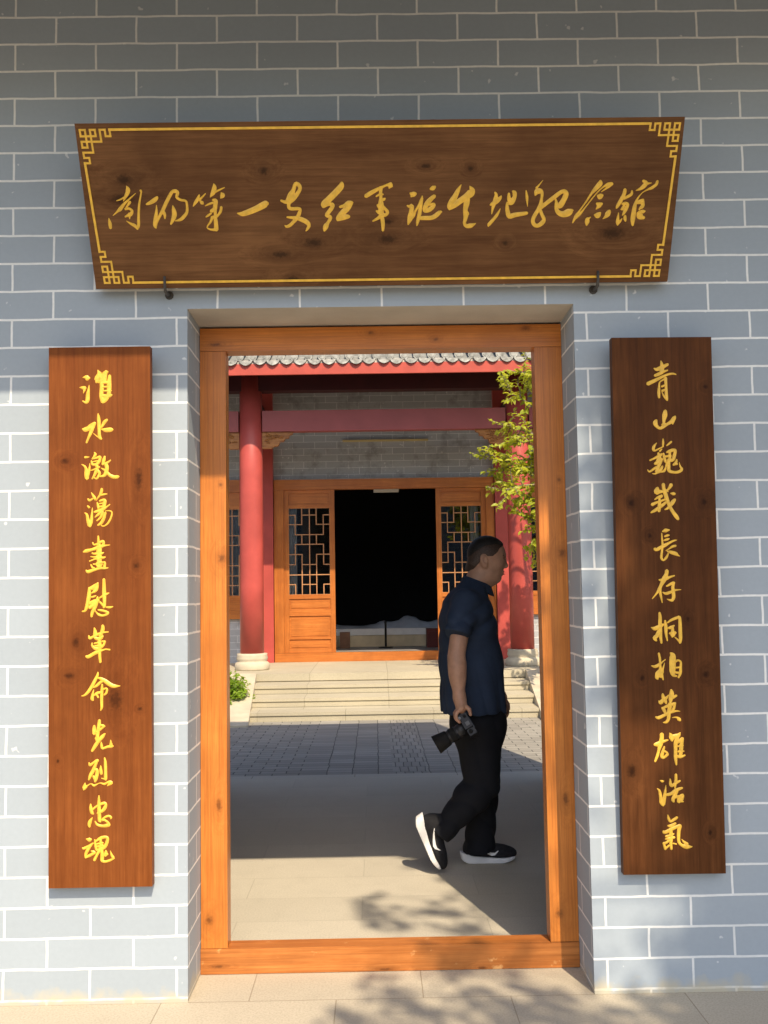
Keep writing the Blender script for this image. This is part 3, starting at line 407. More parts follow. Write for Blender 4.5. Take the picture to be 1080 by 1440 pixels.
for sx in (-1, 1):
    for sy in (-1, 1):
        segs = [((0, 0), (.018, 0)), ((0, 0), (0, .021)), ((.018, 0), (.018, .0585)), ((.0355, 0), (.0355, .0755)), ((.0355, 0), (.053, 0)), ((.053, 0), (.053, .021)),
                ((0, .021), (.053, .021)), ((0, .039), (.070, .039)), ((0, .039), (0, .0585)), ((0, .0585), (.018, .0585)),
                ((.070, .039), (.070, 0)), ((.070, 0), (.088, 0)), ((.088, 0), (.088, .0215)), ((.088, .0215), (.105, .0215)), ((.105, .0215), (.105, 0)),
                ((.0355, .0755), (0, .0755)), ((0, .0755), (0, .093)), ((0, .093), (.018, .093)), ((.018, .093), (.018, .111)), ((.018, .111), (0, .111))]
        for a, b in segs: bar(gx(*a, sx, sy), gx(*b, sx, sy), .0068)
for sy in (-1, 1): bar(gx(.105, 0, -1, sy), gx(.105, 0, 1, sy), .0082)
for sx in (-1, 1): bar(gx(0, .111, sx, 1), gx(0, .111, sx, -1), .0082)
b_ = obj('border', bm, M_gold); b_.parent = plaque
for hx in (-.772, .816):
    bm = bmesh.new()
    add_tube(bm, [(hx, .0, 2.556), (hx, -.045, 2.550), (hx, -.074, 2.551), (hx, -.083, 2.566), (hx, -.088, 2.602)], [.006, .006, .006, .0055, .005], 8)
    add_tube(bm, [(hx, .002, 2.556), (hx, -.006, 2.556)], [.016, .016], 10)
    obj('hook', bm, M_iron, gate)
# ---------------------------------------------------------------- memorial hall behind the courtyard
PZ, YD, YC, FZ = .408, 11.0, 9.7, .502                            # platform height, door plane, column line
hall = thing('hall', 'red columned hall with grey brick wall, tiled eave and orange lattice doors across the courtyard', 'hall', (.13, YD, 0))
HX0, HX1 = -6.2, 6.46
# wall with openings: centre door, two side windows
def hall_wall():
    bm = bmesh.new()
    def pan(x0, x1, z0, z1): add_box(bm, x0, x1, YD + .02, YD + .30, z0, z1)
    pan(HX0, -4.7, PZ, 4.75); pan(4.96, HX1, PZ, 4.75)
    pan(-4.7, -1.74, PZ, 1.04); pan(2.0, 4.96, PZ, 1.04)
    pan(-4.7, 4.96, 3.09, 4.75); pan(-1.74, -1.50, 1.04, 3.09); pan(1.76, 2.0, 1.04, 3.09); pan(-1.74, -1.50, PZ, 1.04); pan(1.76, 2.0, PZ, 1.04)
    return bm
obj('wall', hall_wall(), M_hallbrick, hall)
pieces('side_wall', [(HX0, HX0 + .25, YD + .31, 17, 0, 4.75), (HX1 - .25, HX1, YD + .31, 17, 0, 4.75), (HX0, HX1, 17.01, 17.25, 0, 4.75)], M_hallbrick, hall)
pieces('shade_lining', [(HX0 + .26, HX1 - .26, 16.9, 16.95, PZ, 4.6), (HX0 + .26, HX0 + .3, YD + .32, 16.89, PZ, 4.6), (HX1 - .3, HX1 - .26, YD + .32, 16.89, PZ, 4.6), (HX0 + .26, HX1 - .26, YD + .32, 16.95, 4.61, 4.65)], M_inner, hall)  # near-black sheets added to keep the room behind the door dark
boxes('inner_floor', [(HX0 + .26, HX1 - .26, YD + .062, 16.9, PZ - .1, FZ)], M_innerfloor, hall)
# flush pilasters beside the door frame, red
for x0, x1 in ((-1.738, -1.500), (1.762, 1.995)):
    boxes('pilaster', [(x0, x1, YD - .10, YD + .018, PZ, 4.5)], M_red, hall, .012)
# thin lime line over the door frame
boxes('lime_line', [(-1.497, 1.757, YD + .004, YD + .03, 3.076, 3.092)], M_mortar, hall)
boxes('batten', [(-.47, .80, YD - .02, YD + .019, 3.635, 3.662)], M_tape, hall, .004)
# columns
for cx in (-5.2, -1.667, 1.935, 5.46):
    bm = bmesh.new(); add_lathe(bm, [(.158, PZ + .22), (.158, 1.5), (.156, 3.0), (.150, 4.42)], cx, YC, 44)
    c = obj('column', bm, M_red, hall)
    bm = bmesh.new()
    add_lathe(bm, [(.225, PZ + .001), (.228, PZ + .02), (.232, PZ + .05), (.225, PZ + .09), (.205, PZ + .105), (.192, PZ + .115), (.205, PZ + .135), (.207, PZ + .16), (.198, PZ + .19), (.202, PZ + .215), (.16, PZ + .2195)], cx, YC, 44)
    obj('column_base', bm, M_stone, c)
xs = (-6.1, -5.36, -5.04, -1.827, -1.507, 1.775, 2.095, 5.30, 5.62, 6.36)
for a, b in ((0, 1), (2, 3), (4, 5), (6, 7), (8, 9)):
    boxes('beam', [(xs[a], xs[b], YC - .07, YC + .07, 3.586, 3.868)], M_redbeam, hall, .012)
boxes('purlin', [(HX0, HX1, YC - .10, YC + .10, 4.135, 4.44)], M_darkred, hall, .01)
for cx in (-1.667, 1.935, -5.2, 5.46):                   # tie beams from column to wall
    boxes('tie_beam', [(cx - .06, cx + .06, YC + .14, YD + .02, 3.90, 4.12)], M_darkred, hall, .008)
M_bracket = mat_wood('carved_bracket', (.55, .25, .07), (.30, .11, .03), 'X', 30, streak=.6, coat=0)
def bracket(x0, d):
    prof = [(0, 3.584), (.42, 3.584), (.41, 3.555), (.37, 3.54), (.36, 3.50), (.31, 3.495), (.29, 3.455), (.24, 3.45), (.22, 3.40), (.15, 3.385), (.13, 3.36), (0, 3.36)]
    bm = bmesh.new(); f0 = [bm.verts.new((x0 + d * px, YC - .035, pz)) for px, pz in prof]; f1 = [bm.verts.new((x0 + d * px, YC + .035, pz)) for px, pz in prof]
    n_ = len(prof); bm.faces.new(f0); bm.faces.new(list(reversed(f1)))
    for i in range(n_): bm.faces.new((f0[i], f0[(i + 1) % n_], f1[(i + 1) % n_], f1[i]))
    rnd = random.Random(int(x0 * 100))
    for i in range(16):                                  # low carved scrolls on the face
        px = rnd.uniform(.03, .26); pz = rnd.uniform(3.42, 3.56)
        add_tube(bm, [(x0 + d * (px - .02), YC - .036, pz), (x0 + d * px, YC - .046, pz + .012), (x0 + d * (px + .03), YC - .036, pz - .006)], [.006, .01, .005], 6)
    obj('bracket', bm, M_bracket, hall)
for cx in (-1.667, 1.935):
    bracket(cx - .154, -1); bracket(cx + .154, 1)
# eave: fascia, boarded soffit, tiles
boxes('fascia', [(HX0 - .3, HX1 + .3, 8.872, 8.912, 4.195, 4.335)], M_fascia, hall)
bm = bmesh.new(); v4 = [bm.verts.new(p) for p in ((HX0, 8.972, 4.30), (HX1, 8.972, 4.30), (HX1, YD + .1, 5.0), (HX0, YD + .1, 5.0))]; bm.faces.new(v4)
for i in range(64):
    x = HX0 + .1 + i * .197; vs4 = add_box(bm, x, x + .06, 8.975, YD, 0, .055)
    for q in vs4: q.co.z += 4.30 - .06 + (q.co.y - 8.972) * .346
obj('soffit', bm, M_darkred, hall)
bm = bmesh.new()
def rz(y): return 4.395 + (y - 8.86) * .46
base_q = [bm.verts.new(p) for p in ((HX0 - .3, 8.88, rz(8.88) - .03), (HX1 + .3, 8.88, rz(8.88) - .03), (HX1 + .3, 14.2, rz(14.2) - .03), (HX0 - .3, 14.2, rz(14.2) - .03))]; bm.faces.new(base_q)
add_box(bm, HX0 - .3, HX1 + .3, 14.0, 14.4, rz(14.2) - .1, rz(14.2) + .35)
bq = [bm.verts.new(p) for p in ((HX0 - .3, 14.2, rz(14.2) - .03), (HX1 + .3, 14.2, rz(14.2) - .03), (HX1 + .3, 18, 5.0), (HX0 - .3, 18, 5.0))]; bm.faces.new(bq)
P_ = .1755; n_t = int((HX1 - HX0 + .5) / P_); rnd = random.Random(4)
for i in range(n_t):
    x = HX0 - .25 + i * P_ + rnd.uniform(-.006, .006); r_ = .052
    rings = []
    for y in (8.90 + rnd.uniform(-.012, .012), 10.2, 14.2):
        rings.append([bm.verts.new((x + r_ * math.cos(math.pi * j / 8), y, rz(y) + .018 + r_ * math.sin(math.pi * j / 8))) for j in range(9)])
    for a, b in zip(rings, rings[1:]):
        for j in range(8): bm.faces.new((a[j], a[j + 1], b[j + 1], b[j])).smooth = True
obj('roof', bm, M_tile, hall)
bm = bmesh.new(); rnd = random.Random(7)
for i in range(n_t):                                     # round tile ends and hanging drip tiles
    x = HX0 - .25 + i * P_ + rnd.uniform(-.006, .006); y0 = 8.885 + rnd.uniform(-.008, .008); z0 = rz(8.9) + .016
    ring = [(x + .055 * math.cos(2 * math.pi * j / 16), z0 + .055 * math.sin(2 * math.pi * j / 16)) for j in range(16)]
    f0 = [bm.verts.new((a, y0 - .012, b)) for a, b in ring]; f1 = [bm.verts.new((a, y0 + .02, b)) for a, b in ring]
    bm.faces.new(f0).material_index = 0
    for j in range(16): bm.faces.new((f0[j], f0[(j + 1) % 16], f1[(j + 1) % 16], f1[j])).material_index = 1
    rr = [(x + .036 * math.cos(2 * math.pi * j / 12), z0 + .036 * math.sin(2 * math.pi * j / 12)) for j in range(12)]
    f2 = [bm.verts.new((a, y0 - .016, b)) for a, b in rr]; bm.faces.new(f2).material_index = 0
    xc = x + P_ / 2 + rnd.uniform(-.008, .008); dz = rnd.uniform(-.006, .006); yy = 8.868 + rnd.uniform(-.01, .01)
    pr = [(-.086, .010), (-.076, -.018), (-.060, -.038), (-.034, -.056), (0, -.066), (.034, -.056), (.060, -.038), (.076, -.018), (.086, .010), (.05, -.001), (0, -.006), (-.05, -.001)]
    zt = rz(8.86) - .018 + dz
    g0 = [bm.verts.new((xc + a, yy - .012 - abs(b) * .12 - .012 * (1 - (a / .088) ** 2), zt + b)) for a, b in pr]; g1 = [bm.verts.new((xc + a, yy + .012, zt + b)) for a, b in pr]
    bm.faces.new(g0).material_index = 0; bm.faces.new(list(reversed(g1))).material_index = 1
    for j in range(12): bm.faces.new((g0[j], g0[(j + 1) % 12], g1[(j + 1) % 12], g1[j])).material_index = 1
obj('eave_tile', bm, [M_tilend, M_tile], hall)
boxes('mortar_bed', [(HX0 - .3, HX1 + .3, 8.885, 8.925, 4.337, 4.385)], M_mortar, hall)
# door frame and leaves
dfm = boxes('door_frame', [(-1.492, 1.752, YD - .055, YD + .05, 2.925, 3.074)], M_door, hall, .006)
boxes('jamb', [(-1.492, -1.352, YD - .053, YD + .05, .5405, 2.9235)], M_doorv, dfm, .006)
boxes('jamb', [(1.632, 1.752, YD - .053, YD + .05, .5405, 2.9235)], M_doorv, dfm, .006)
boxes('sill', [(-1.492, 1.752, YD - .06, YD + .06, PZ + .002, .5385)], M_door, dfm, .006)
G = lambda n_: n_                                      # lattice grid: 6 columns, 9 rows
VS = [(3, 0, 9), (2, 0, 2), (2, 3, 4), (2, 5, 9), (4, 0, 2), (4, 3, 4), (4, 5, 9), (5, 1, 3), (5, 4, 6), (5, 8, 9), (1, 1, 3), (1, 4, 6), (1, 8, 9)]
HS = [(1, 2, 4), (1, 5, 6), (1, 0, 1), (2, 0, 2), (2, 4, 6), (3, 1, 5), (4, 1, 5), (5, 0, 2), (5, 4, 6), (6, 2, 4), (6, 5, 6), (6, 0, 1), (7, 0, 6), (8, 2, 4), (8, 5, 6), (8, 0, 1)]
GC = [0, .16, .32, .506, .672, .844, 1.0]; GR = [0, .08, .19, .308, .42, .537, .654, .772, .883, 1.0]
def lattice(name, x0, x1, z0, z1, parent, y=YD - .012):
    bm = bmesh.new(); fx = lambda c: x0 + GC[c] * (x1 - x0); fz = lambda r: z1 - GR[r] * (z1 - z0); w_ = .0068
    for c, r0, r1 in VS: add_box(bm, fx(c) - w_, fx(c) + w_, y - .013, y + .013, fz(r1) - w_, fz(r0) + w_)
    for r, c0, c1 in HS: add_box(bm, fx(c0) - w_, fx(c1) + w_, y - .0112, y + .0112, fz(r) - w_, fz(r) + w_)
    for c in (0, 6): add_box(bm, fx(c) - w_ * .8, fx(c) + w_ * .7, y - .0094, y + .0094, z0, z1)
    for r in (0, 9): add_box(bm, x0, x1, y - .0088, y + .0088, fz(r) - w_ * .7, fz(r) + w_ * .7)
    return obj(name, bm, M_lattice, parent)
def pane(x0, x1, z0, z1, parent):
    bm = bmesh.new(); bm.faces.new([bm.verts.new(p) for p in ((x0, YD + .014, z0), (x1, YD + .014, z0), (x1, YD + .014, z1), (x0, YD + .014, z1))]); return obj('pane', bm, M_glass, parent)
def leaf(x0, x1, s):
    """One door leaf: stiles, rails, panels below, lattice and glass above; s is the side of the meeting stile."""
    st = .072
    lf = boxes('door_leaf', [(x0, x0 + st, YD - .03, YD + .02, .541, 2.922)], M_doorv, hall, .004)
    boxes('stile', [(x1 - st, x1, YD - .0302, YD + .02, .541, 2.922)], M_doorv, lf, .004)
    rails = [(.541, .60), (.735, .765), (1.075, 1.17), (1.325, 1.385), (2.655, 2.705), (2.875, 2.9215)]
    pieces('rail', [(x0 + st + .0005, x1 - st - .0005, YD - .0285, YD + .0185, a, b) for a, b in rails], M_door, lf, .003)
    for a, b in ((.6005, .7345), (.7655, 1.0745), (1.1705, 1.3245), (2.7055, 2.8745)):
        boxes('panel', [(x0 + st + .001, x1 - st - .001, YD - .012, YD + .01, a, b)], M_door, lf)
        boxes('panel_moulding', [(x0 + st + .03, x1 - st - .03, YD - .019, YD - .0125, a + .02, b - .02)], M_door, lf, .003)
    lattice('lattice', x0 + st, x1 - st, 1.385, 2.655, lf); pane(x0 + st, x1 - st, 1.385, 2.655, lf)
leaf(-1.351, -.603, 1); leaf(.893, 1.631, -1)
def side_window(x0, x1, n_):
    fm = boxes('window', [(x0, x1, YD - .045, YD + .06, 2.90, 3.085)], M_door, hall, .004)
    boxes('sill', [(x0, x1, YD - .045, YD + .06, 1.045, 1.11)], M_door, fm, .004)
    wd = (x1 - x0) / n_
    for i in range(n_):
        a = x0 + i * wd + .004; b = x0 + (i + 1) * wd - .004
        pieces('sash', [(a, a + .06, YD - .03, YD + .02, 1.111, 2.899), (b - .06, b, YD - .03, YD + .02, 1.111, 2.899)], M_doorv, fm, .003)
        pieces('sash_rail', [(a + .061, b - .061, YD - .028, YD + .018, 1.111, 1.17), (a + .061, b - .061, YD - .02, YD + .01, 1.171, 1.325), (a + .061, b - .061, YD - .028, YD + .018, 1.326, 1.385), (a + .061, b - .061, YD - .028, YD + .018, 2.655, 2.72), (a + .061, b - .061, YD - .02, YD + .01, 2.721, 2.898)], M_door, fm, .003)
        lattice('lattice', a + .06, b - .06, 1.385, 2.655, fm); pane(a + .06, b - .06, 1.385, 2.655, fm)
side_window(-4.69, -1.745, 4); side_window(2.005, 4.95, 4)
boxes('ceiling_lamp', [(-.02, .36, 11.36, 11.55, 2.925, 2.985)], M_white, hall, .01)
# curtains behind the glass
M_curtain = mat_plain('pale_blue_curtain', (.86, .90, .95), .8, .12, 6)
def curtain(x0, x1, y, amp, n_, label, grp=None):
    bm = bmesh.new(); N = n_ * 8; top = []; bot = []
    for i in range(N + 1):
        t = i / N; x = x0 + (x1 - x0) * t; yy = y + amp * math.sin(t * n_ * 2 * math.pi)
        top.append(bm.verts.new((x, yy, 2.78))); bot.append(bm.verts.new((x + .01 * math.sin(t * 9), yy * 1.0 + .01 * math.sin(t * 31), PZ + .05)))
    for i in range(N): bm.faces.new((top[i], top[i + 1], bot[i + 1], bot[i])).smooth = True
    bmesh.ops.solidify(bm, geom=bm.faces[:], thickness=.003)
    return tag(obj('curtain', bm, M_curtain), label, 'curtain', grp)
curtain(-1.345, -1.165, YD + .055, .022, 4, 'pale blue gathered curtain behind the lattice of the left door leaf')
curtain(1.40, 1.52, YD + .06, .022, 3, 'pale gathered curtain behind the lattice of the right door leaf, above the walking man')
curtain(-2.55, -1.86, YD + .14, .035, 9, 'gathered curtain behind the side window left of the red columns')
# things inside the dark hall
boxes_ = boxes
pl = boxes('display_plinth', [(-3.0, 3.2, 12.9, 14.2, FZ + .002, .69)], mat_plain('tan_plinth', (.66, .54, .34), .7, .2, 3), None)
tag(pl, 'low tan plinth with a white top slab inside the dark hall', 'plinth')
boxes('top_slab', [(-3.05, 3.25, 12.88, 14.25, .692, .798)], M_white, pl, .006)
bm = bmesh.new(); pts = []; N = 90
hx = [(-3, 0.836), (-1.5, 0.874), (-0.9, 0.893), (-0.55, 0.836), (-0.25, 0.826), (-0.05, 0.855), (0.1, 0.921), (0.22, 0.893), (0.34, 0.911), (0.5, 1.001), (0.62, 0.978), (0.76, 0.902), (0.88, 0.883), (1.1, 0.93), (1.6, 0.855), (3.1, 0.836)]
def hz(x):
    for (a, b), (c, d) in zip(hx, hx[1:]):
        if a <= x <= c: t = (x - a) / (c - a); t = t * t * (3 - 2 * t); return b + (d - b) * t
    return .84
rows = []
for jy, (y, s) in enumerate(((13.0, .0), (13.1, .72), (13.25, 1.0), (13.6, .9), (14.1, 0.0))):
    rows.append([bm.verts.new((-3 + 6.1 * i / N, y + .03 * math.sin(i * .7 + jy), .7985 + (hz(-3 + 6.1 * i / N) - .7985) * s)) for i in range(N + 1)])
for a, b in zip(rows, rows[1:]):
    for i in range(N): bm.faces.new((a[i], a[i + 1], b[i + 1], b[i])).smooth = True
tag(obj('mountain_model', bm, mat_plain('grey_relief', (.36, .40, .45), .8, .2, 4)), 'grey model of mountain ridges lying on the plinth in the dark hall', 'model')
st = thing('stanchion', 'thin black post on a flat round foot standing inside the hall doorway', 'stanchion', (.14, 12.55, FZ))
M_black = mat_plain('black_metal', (.012, .012, .013), .4, .1, 10)
bm = bmesh.new(); add_lathe(bm, [(.018, FZ + .021), (.018, .90), (.022, .905), (.022, .93)], .14, 12.55, 16); obj('pole', bm, M_black, st)
bm = bmesh.new(); add_lathe(bm, [(.12, FZ + .002), (.12, FZ + .014), (.03, FZ + .0205)], .14, 12.55, 28); obj('foot', bm, M_black, st)
bm = bmesh.new(); add_box(bm, .80, 1.22, 12.4, 12.75, FZ + .002, .80); bevel(bm, .02, 2); add_box(bm, .82, 1.20, 12.385, 12.399, .72, .76)
tag(obj('red_box', bm, mat_plain('dark_red_box', (.12, .02, .015), .5, .2)), 'dark red box on the hall floor at the right edge of the doorway', 'box')
bm = bmesh.new(); add_box(bm, -.60, -.44, 12.5, 12.7, FZ + .002, .76); bevel(bm, .012, 2); add_box(bm, -.58, -.46, 12.485, 12.499, .66, .70)
tag(obj('brown_box', bm, mat_plain('brown_box', (.20, .10, .055), .6, .2)), 'brown box on the hall floor at the left edge of the doorway', 'box')
# ---------------------------------------------------------------- steps and platform
stp = thing('stone_steps', 'broad pale stone steps with sloping side slabs leading up to the hall', 'steps', (.15, 7.3, 0))
Y0, TR_, RS = 7.52, .49, .102
for i in range(3):
    y = Y0 + i * TR_; z1 = RS * (i + 1)
    bm = bmesh.new(); add_box(bm, -1.52, 1.86, y + .014, y + TR_ - .004, RS * i + .001, z1 - .036); rs_ = obj('step', bm, M_steps, stp)
    bm = bmesh.new(); add_box(bm, -1.52, 1.86, y, y + TR_ - .002, z1 - .0355, z1 - .0005); bevel(bm, .007, 2); obj('tread', bm, M_steps, rs_)
bm = bmesh.new(); add_box(bm, -6.4, 6.66, 8.99, YD + .3, .001, PZ - .09); obj('platform', bm, M_stone, stp)
bm = bmesh.new(); add_box(bm, -6.4, 6.66, 8.972, YD + .02, PZ - .089, PZ); bevel(bm, .008, 2); obj('platform_top', bm, M_steps, stp)
def side_slab(xi_t, xi_b, xo_t, xo_b):
    bm = bmesh.new()
    t = [bm.verts.new(p) for p in ((xi_b, 7.12, .02), (xo_b, 7.12, .02), (xo_t, 8.96, PZ + .012), (xi_t, 8.96, PZ + .012))]
    b = [bm.verts.new(p) for p in ((xi_b, 7.12, .0005), (xo_b, 7.12, .0005), (xo_t, 8.96, .0005), (xi_t, 8.96, .0005))]
    bm.faces.new(t); bm.faces.new(list(reversed(b)))
    for i in range(4): bm.faces.new((t[i], t[(i + 1) % 4], b[(i + 1) % 4], b[i]))
    bevel(bm, .012, 2); obj('side_slab', bm, M_stone, stp)
side_slab(-1.525, -1.40, -1.88, -1.80); side_slab(1.858, 1.765, 2.22, 2.15)
# ---------------------------------------------------------------- plants
def mat_leaf(name, c1, c2, trans=.5):
    k = NT(name); t = k.t; n_ = k.noise(k.coord(), 2.2, 4); n2 = k.noise(k.coord(), 17, 2)
    col = k.mix(k.ramp(k.math('ADD', k.math('MULTIPLY', n_, .6), k.math('MULTIPLY', n2, .4)), .36, .64), c1, c2)
    d = k.n('ShaderNodeBsdfPrincipled'); k.l(col, d.inputs['Base Color']); d.inputs['Roughness'].default_value = .45; d.inputs['Specular IOR Level'].default_value = .4
    tr = k.n('ShaderNodeBsdfTranslucent'); k.l(k.mix(.5, col, (min(1, c2[0] * 1.5), min(1, c2[1] * 1.35), c2[2] * .5)), tr.inputs[0])
    m = k.n('ShaderNodeMixShader'); m.inputs[0].default_value = trans; k.l(d.outputs[0], m.inputs[1]); k.l(tr.outputs[0], m.inputs[2])
    k.l(m.outputs[0], t.nodes['Material Output'].inputs[0]); return k.m
M_leaf = mat_leaf('yellow_green_leaf', (.17, .26, .022), (.56, .58, .06))
M_leaf2 = mat_leaf('deep_green_leaf', (.03, .075, .015), (.07, .13, .025), .35)
M_bush = mat_leaf('lime_bush_leaf', (.16, .30, .02), (.34, .48, .05))
M_bark = mat_plain('grey_bark', (.26, .21, .16), .9, .35, 12, .5, .2, 30)
def leaf_quad(V, F, p, d, n, L, W, bend=.25):
    """A pointed leaf of two folded halves."""
    d = d.normalized(); s = d.cross(n)
    if s.length < 1e-4: s = d.orthogonal()
    s.normalize(); n = s.cross(d); i = len(V)
    V += [p, p + d * L * .3 + s * W * .5 + n * W * .22, p + d * L * .68 + s * W * .42 + n * W * .12 - n * L * bend * .3, p + d * L - n * L * bend,
          p + d * L * .68 - s * W * .42 + n * W * .12 - n * L * bend * .3, p + d * L * .3 - s * W * .5 + n * W * .22, p + d * L * .5 - n * L * bend * .18]
    F += [(i, i + 1, i + 6), (i + 1, i + 2, i + 6), (i + 2, i + 3, i + 6), (i, i + 6, i + 5), (i + 6, i + 4, i + 5), (i + 6, i + 3, i + 4)]
def leaf_mesh(name, V, F, m, parent):
    me = bpy.data.meshes.new(name); me.from_pydata([tuple(v) for v in V], [], F); me.materials.append(m); me.update()
    o = bpy.data.objects.new(name, me); COL.objects.link(o); o.parent = parent; o.location = -wloc(parent); return o
def rv(r, s=1.0): return Vector((r.gauss(0, s), r.gauss(0, s), r.gauss(0, s)))
def curve_pts(a, b, r, sag, n=9, wob=.04):
    a, b = Vector(a), Vector(b); out = []; L = (b - a).length; ph = [r.uniform(0, 6) for _ in range(3)]
    for i in range(n):
        t = i / (n - 1); p = a.lerp(b, t); p.z += sag * math.sin(math.pi * t)
        p += Vector((math.sin(t * 7 + ph[0]), math.sin(t * 6 + ph[1]), math.sin(t * 8 + ph[2]))) * wob * L * math.sin(math.pi * min(1, t * 1.2)) * .5
        out.append(p)
    return out
def leafy_twig(V, F, bm, pts, r, L, W, sp, rad=.004, bare=.12):
    add_tube(bm, pts, [rad * (1.6 - 1.2 * i / (len(pts) - 1)) for i in range(len(pts))], 5)
    tot = sum((b - a).length for a, b in zip(pts, pts[1:])); s = tot * bare; side = 1
    while s < tot:
        q = s; i = 0
        while i < len(pts) - 2 and q > (pts[i + 1] - pts[i]).length: q -= (pts[i + 1] - pts[i]).length; i += 1
        p = pts[i].lerp(pts[i + 1], min(1, q / max(1e-5, (pts[i + 1] - pts[i]).length))); t = (pts[i + 1] - pts[i]).normalized()
        sd = t.cross(Vector((0, 0, 1)) + rv(r, .25)).normalized() * side; side = -side
        d = (t * .55 + sd + Vector((0, 0, r.uniform(-.5, .15))) + rv(r, .25)); nn = Vector((0, -.25, 1)) + rv(r, .45)
        leaf_quad(V, F, p + sd * .006, d, nn, L * r.uniform(.45, 1.3), W * r.uniform(.7, 1.2)); s += sp * r.uniform(.6, 1.4)
# small tree in the courtyard, leaning in from the right in front of the right-hand column
ct = thing('courtyard_tree', 'small yellow-green leafy tree growing in front of the right-hand red column', 'tree', (2.75, 7.75, 0))
r = random.Random(11); bm = bmesh.new()
trunk = [(2.75, 7.75, 0), (2.72, 7.76, .7), (2.66, 7.80, 1.4), (2.60, 7.82, 2.0), (2.52, 7.84, 2.7), (2.48, 7.84, 3.5), (2.42, 7.82, 4.3)]
add_tube(bm, trunk, [.07, .062, .055, .048, .038, .026, .012], 10)
V, F = [], []
# (start on trunk, tip) of limbs that reach into view and others that fill the crown to the right
limbs = [((2.60, 7.82, 1.95), (1.60, 7.95, 2.32), -.02), ((2.58, 7.82, 2.15), (1.30, 7.9, 2.62), .06), ((2.55, 7.83, 2.45), (1.14, 7.95, 3.02), .05), ((2.52, 7.84, 2.7), (1.25, 8.0, 2.80), .10),
         ((2.50, 7.84, 2.95), (1.36, 8.0, 3.42), .02), ((2.49, 7.84, 3.2), (1.52, 8.05, 3.86), -.05), ((2.47, 7.84, 3.6), (1.70, 8.0, 4.02), .02), ((2.55, 7.83, 2.5), (1.45, 7.7, 2.55), .12),
         ((2.57, 7.82, 2.2), (1.78, 8.2, 1.92), .02), ((2.5, 7.84, 3.0), (1.58, 7.75, 3.10), .08), ((2.5, 7.84, 2.8), (1.62, 8.2, 2.95), .08), ((2.45, 7.84, 4.0), (1.95, 7.9, 4.5), .0),
         ((2.6, 7.82, 2.1), (3.4, 7.6, 2.5), .1), ((2.5, 7.84, 2.8), (3.5, 8.0, 3.3), .1), ((2.48, 7.84, 3.4), (3.2, 7.9, 4.0), .05), ((2.55, 7.83, 2.4), (2.7, 7.0, 2.9), .1), ((2.5, 7.84, 3.1), (2.5, 8.6, 3.5), .1),
         ((2.5, 7.84, 2.9), (2.1, 7.1, 3.3), .1), ((2.45, 7.84, 3.9), (2.7, 8.0, 4.9), .0), ((2.5, 7.84, 2.9), (2.05, 8.5, 2.7), .1), ((2.5, 7.84, 2.7), (2.0, 7.5, 2.3), .1), ((2.6, 7.82, 2.0), (2.2, 7.4, 1.8), .06)]
for li, (a, b, sag) in enumerate(limbs):
    pts = curve_pts(a, b, r, sag, 10, .05)
    add_tube(bm, pts, [.016 * (1.15 - i / 9) + .003 for i in range(10)], 6)
    for k_ in range(13 if li < 12 else 8):
        t = r.uniform(.28, .97); i = int(t * 9); p = pts[i]; dirn = (pts[min(i + 1, 9)] - pts[max(i - 1, 0)]).normalized()
        tip = p + (dirn * r.uniform(.1, .7) + rv(r, .45)).normalized() * r.uniform(.14, .38)
        if tip.x < 1.10: tip.x = 1.10 + r.uniform(0, .05)
        leafy_twig(V, F, bm, curve_pts(p, tip, r, .02, 5, .1), r, .078, .048, .019, .0042)
    leafy_twig(V, F, bm, pts[4:], r, .078, .050, .022, .003, .05)
obj('trunk', bm, M_bark, ct); leaf_mesh('crown', V, F, M_leaf, ct)
# lime bush beside the left end of the steps
bu = thing('bush', 'small bright lime-green bush beside the left side slab of the stone steps', 'bush', (-1.80, 8.1, 0))
r = random.Random(5); bm = bmesh.new(); V, F = [], []
for i in range(150):
    a = r.uniform(0, 6.283); e = r.uniform(.25, 1.45); L_ = r.uniform(.30, .42)
    tip = Vector((-1.80 + math.cos(a) * math.cos(e) * L_ * .95, 8.1 + math.sin(a) * math.cos(e) * L_ * .95, .10 + math.sin(e) * L_ * 1.05))
    leafy_twig(V, F, bm, curve_pts((-1.80 + r.uniform(-.04, .04), 8.1 + r.uniform(-.04, .04), 0), tip, r, .03, 6, .1), r, .052, .034, .015, .0025, .40)
obj('stem', bm, M_bark, bu); leaf_mesh('foliage', V, F, M_bush, bu)
# tree on the forecourt behind the viewer whose crown throws the dappled shade on the right of the wall
ft = thing('forecourt_tree', 'tall broadleaf tree on the forecourt whose crown shades the right half of the gatehouse wall', 'tree', (3.9, -5.4, 0))
r = random.Random(23); bm = bmesh.new(); V, F = [], []
add_tube(bm, [(3.9, -5.4, 0), (3.88, -5.4, 2), (3.8, -5.35, 4.2), (3.75, -5.3, 6.2), (3.7, -5.2, 8.4)], [.17, .15, .12, .08, .03], 12)
def sunpt(x, z, Y): return Vector((x + .283 * Y, -Y, z + 1.17 * Y))
def shade_density(x, z):
    """How thick the crown is, seen along the sun, at wall position x, z (leaf clusters per try)."""
    e = float(np.interp(z, [-.7, .02, .10, .25, .80, .90, 1.3, 1.70, 1.80, 2.4], [.86, .88, 1.03, 1.07, 1.05, .94, .91, .88, .78, .76])) + .03 * math.sin(z * 17) + .02 * math.sin(z * 41)
    if x > e + .12: return 1.0
    if x > e: return .45
    if z > .85 and x > .76: return .12
    return 0.0
tips = []
tries = 0
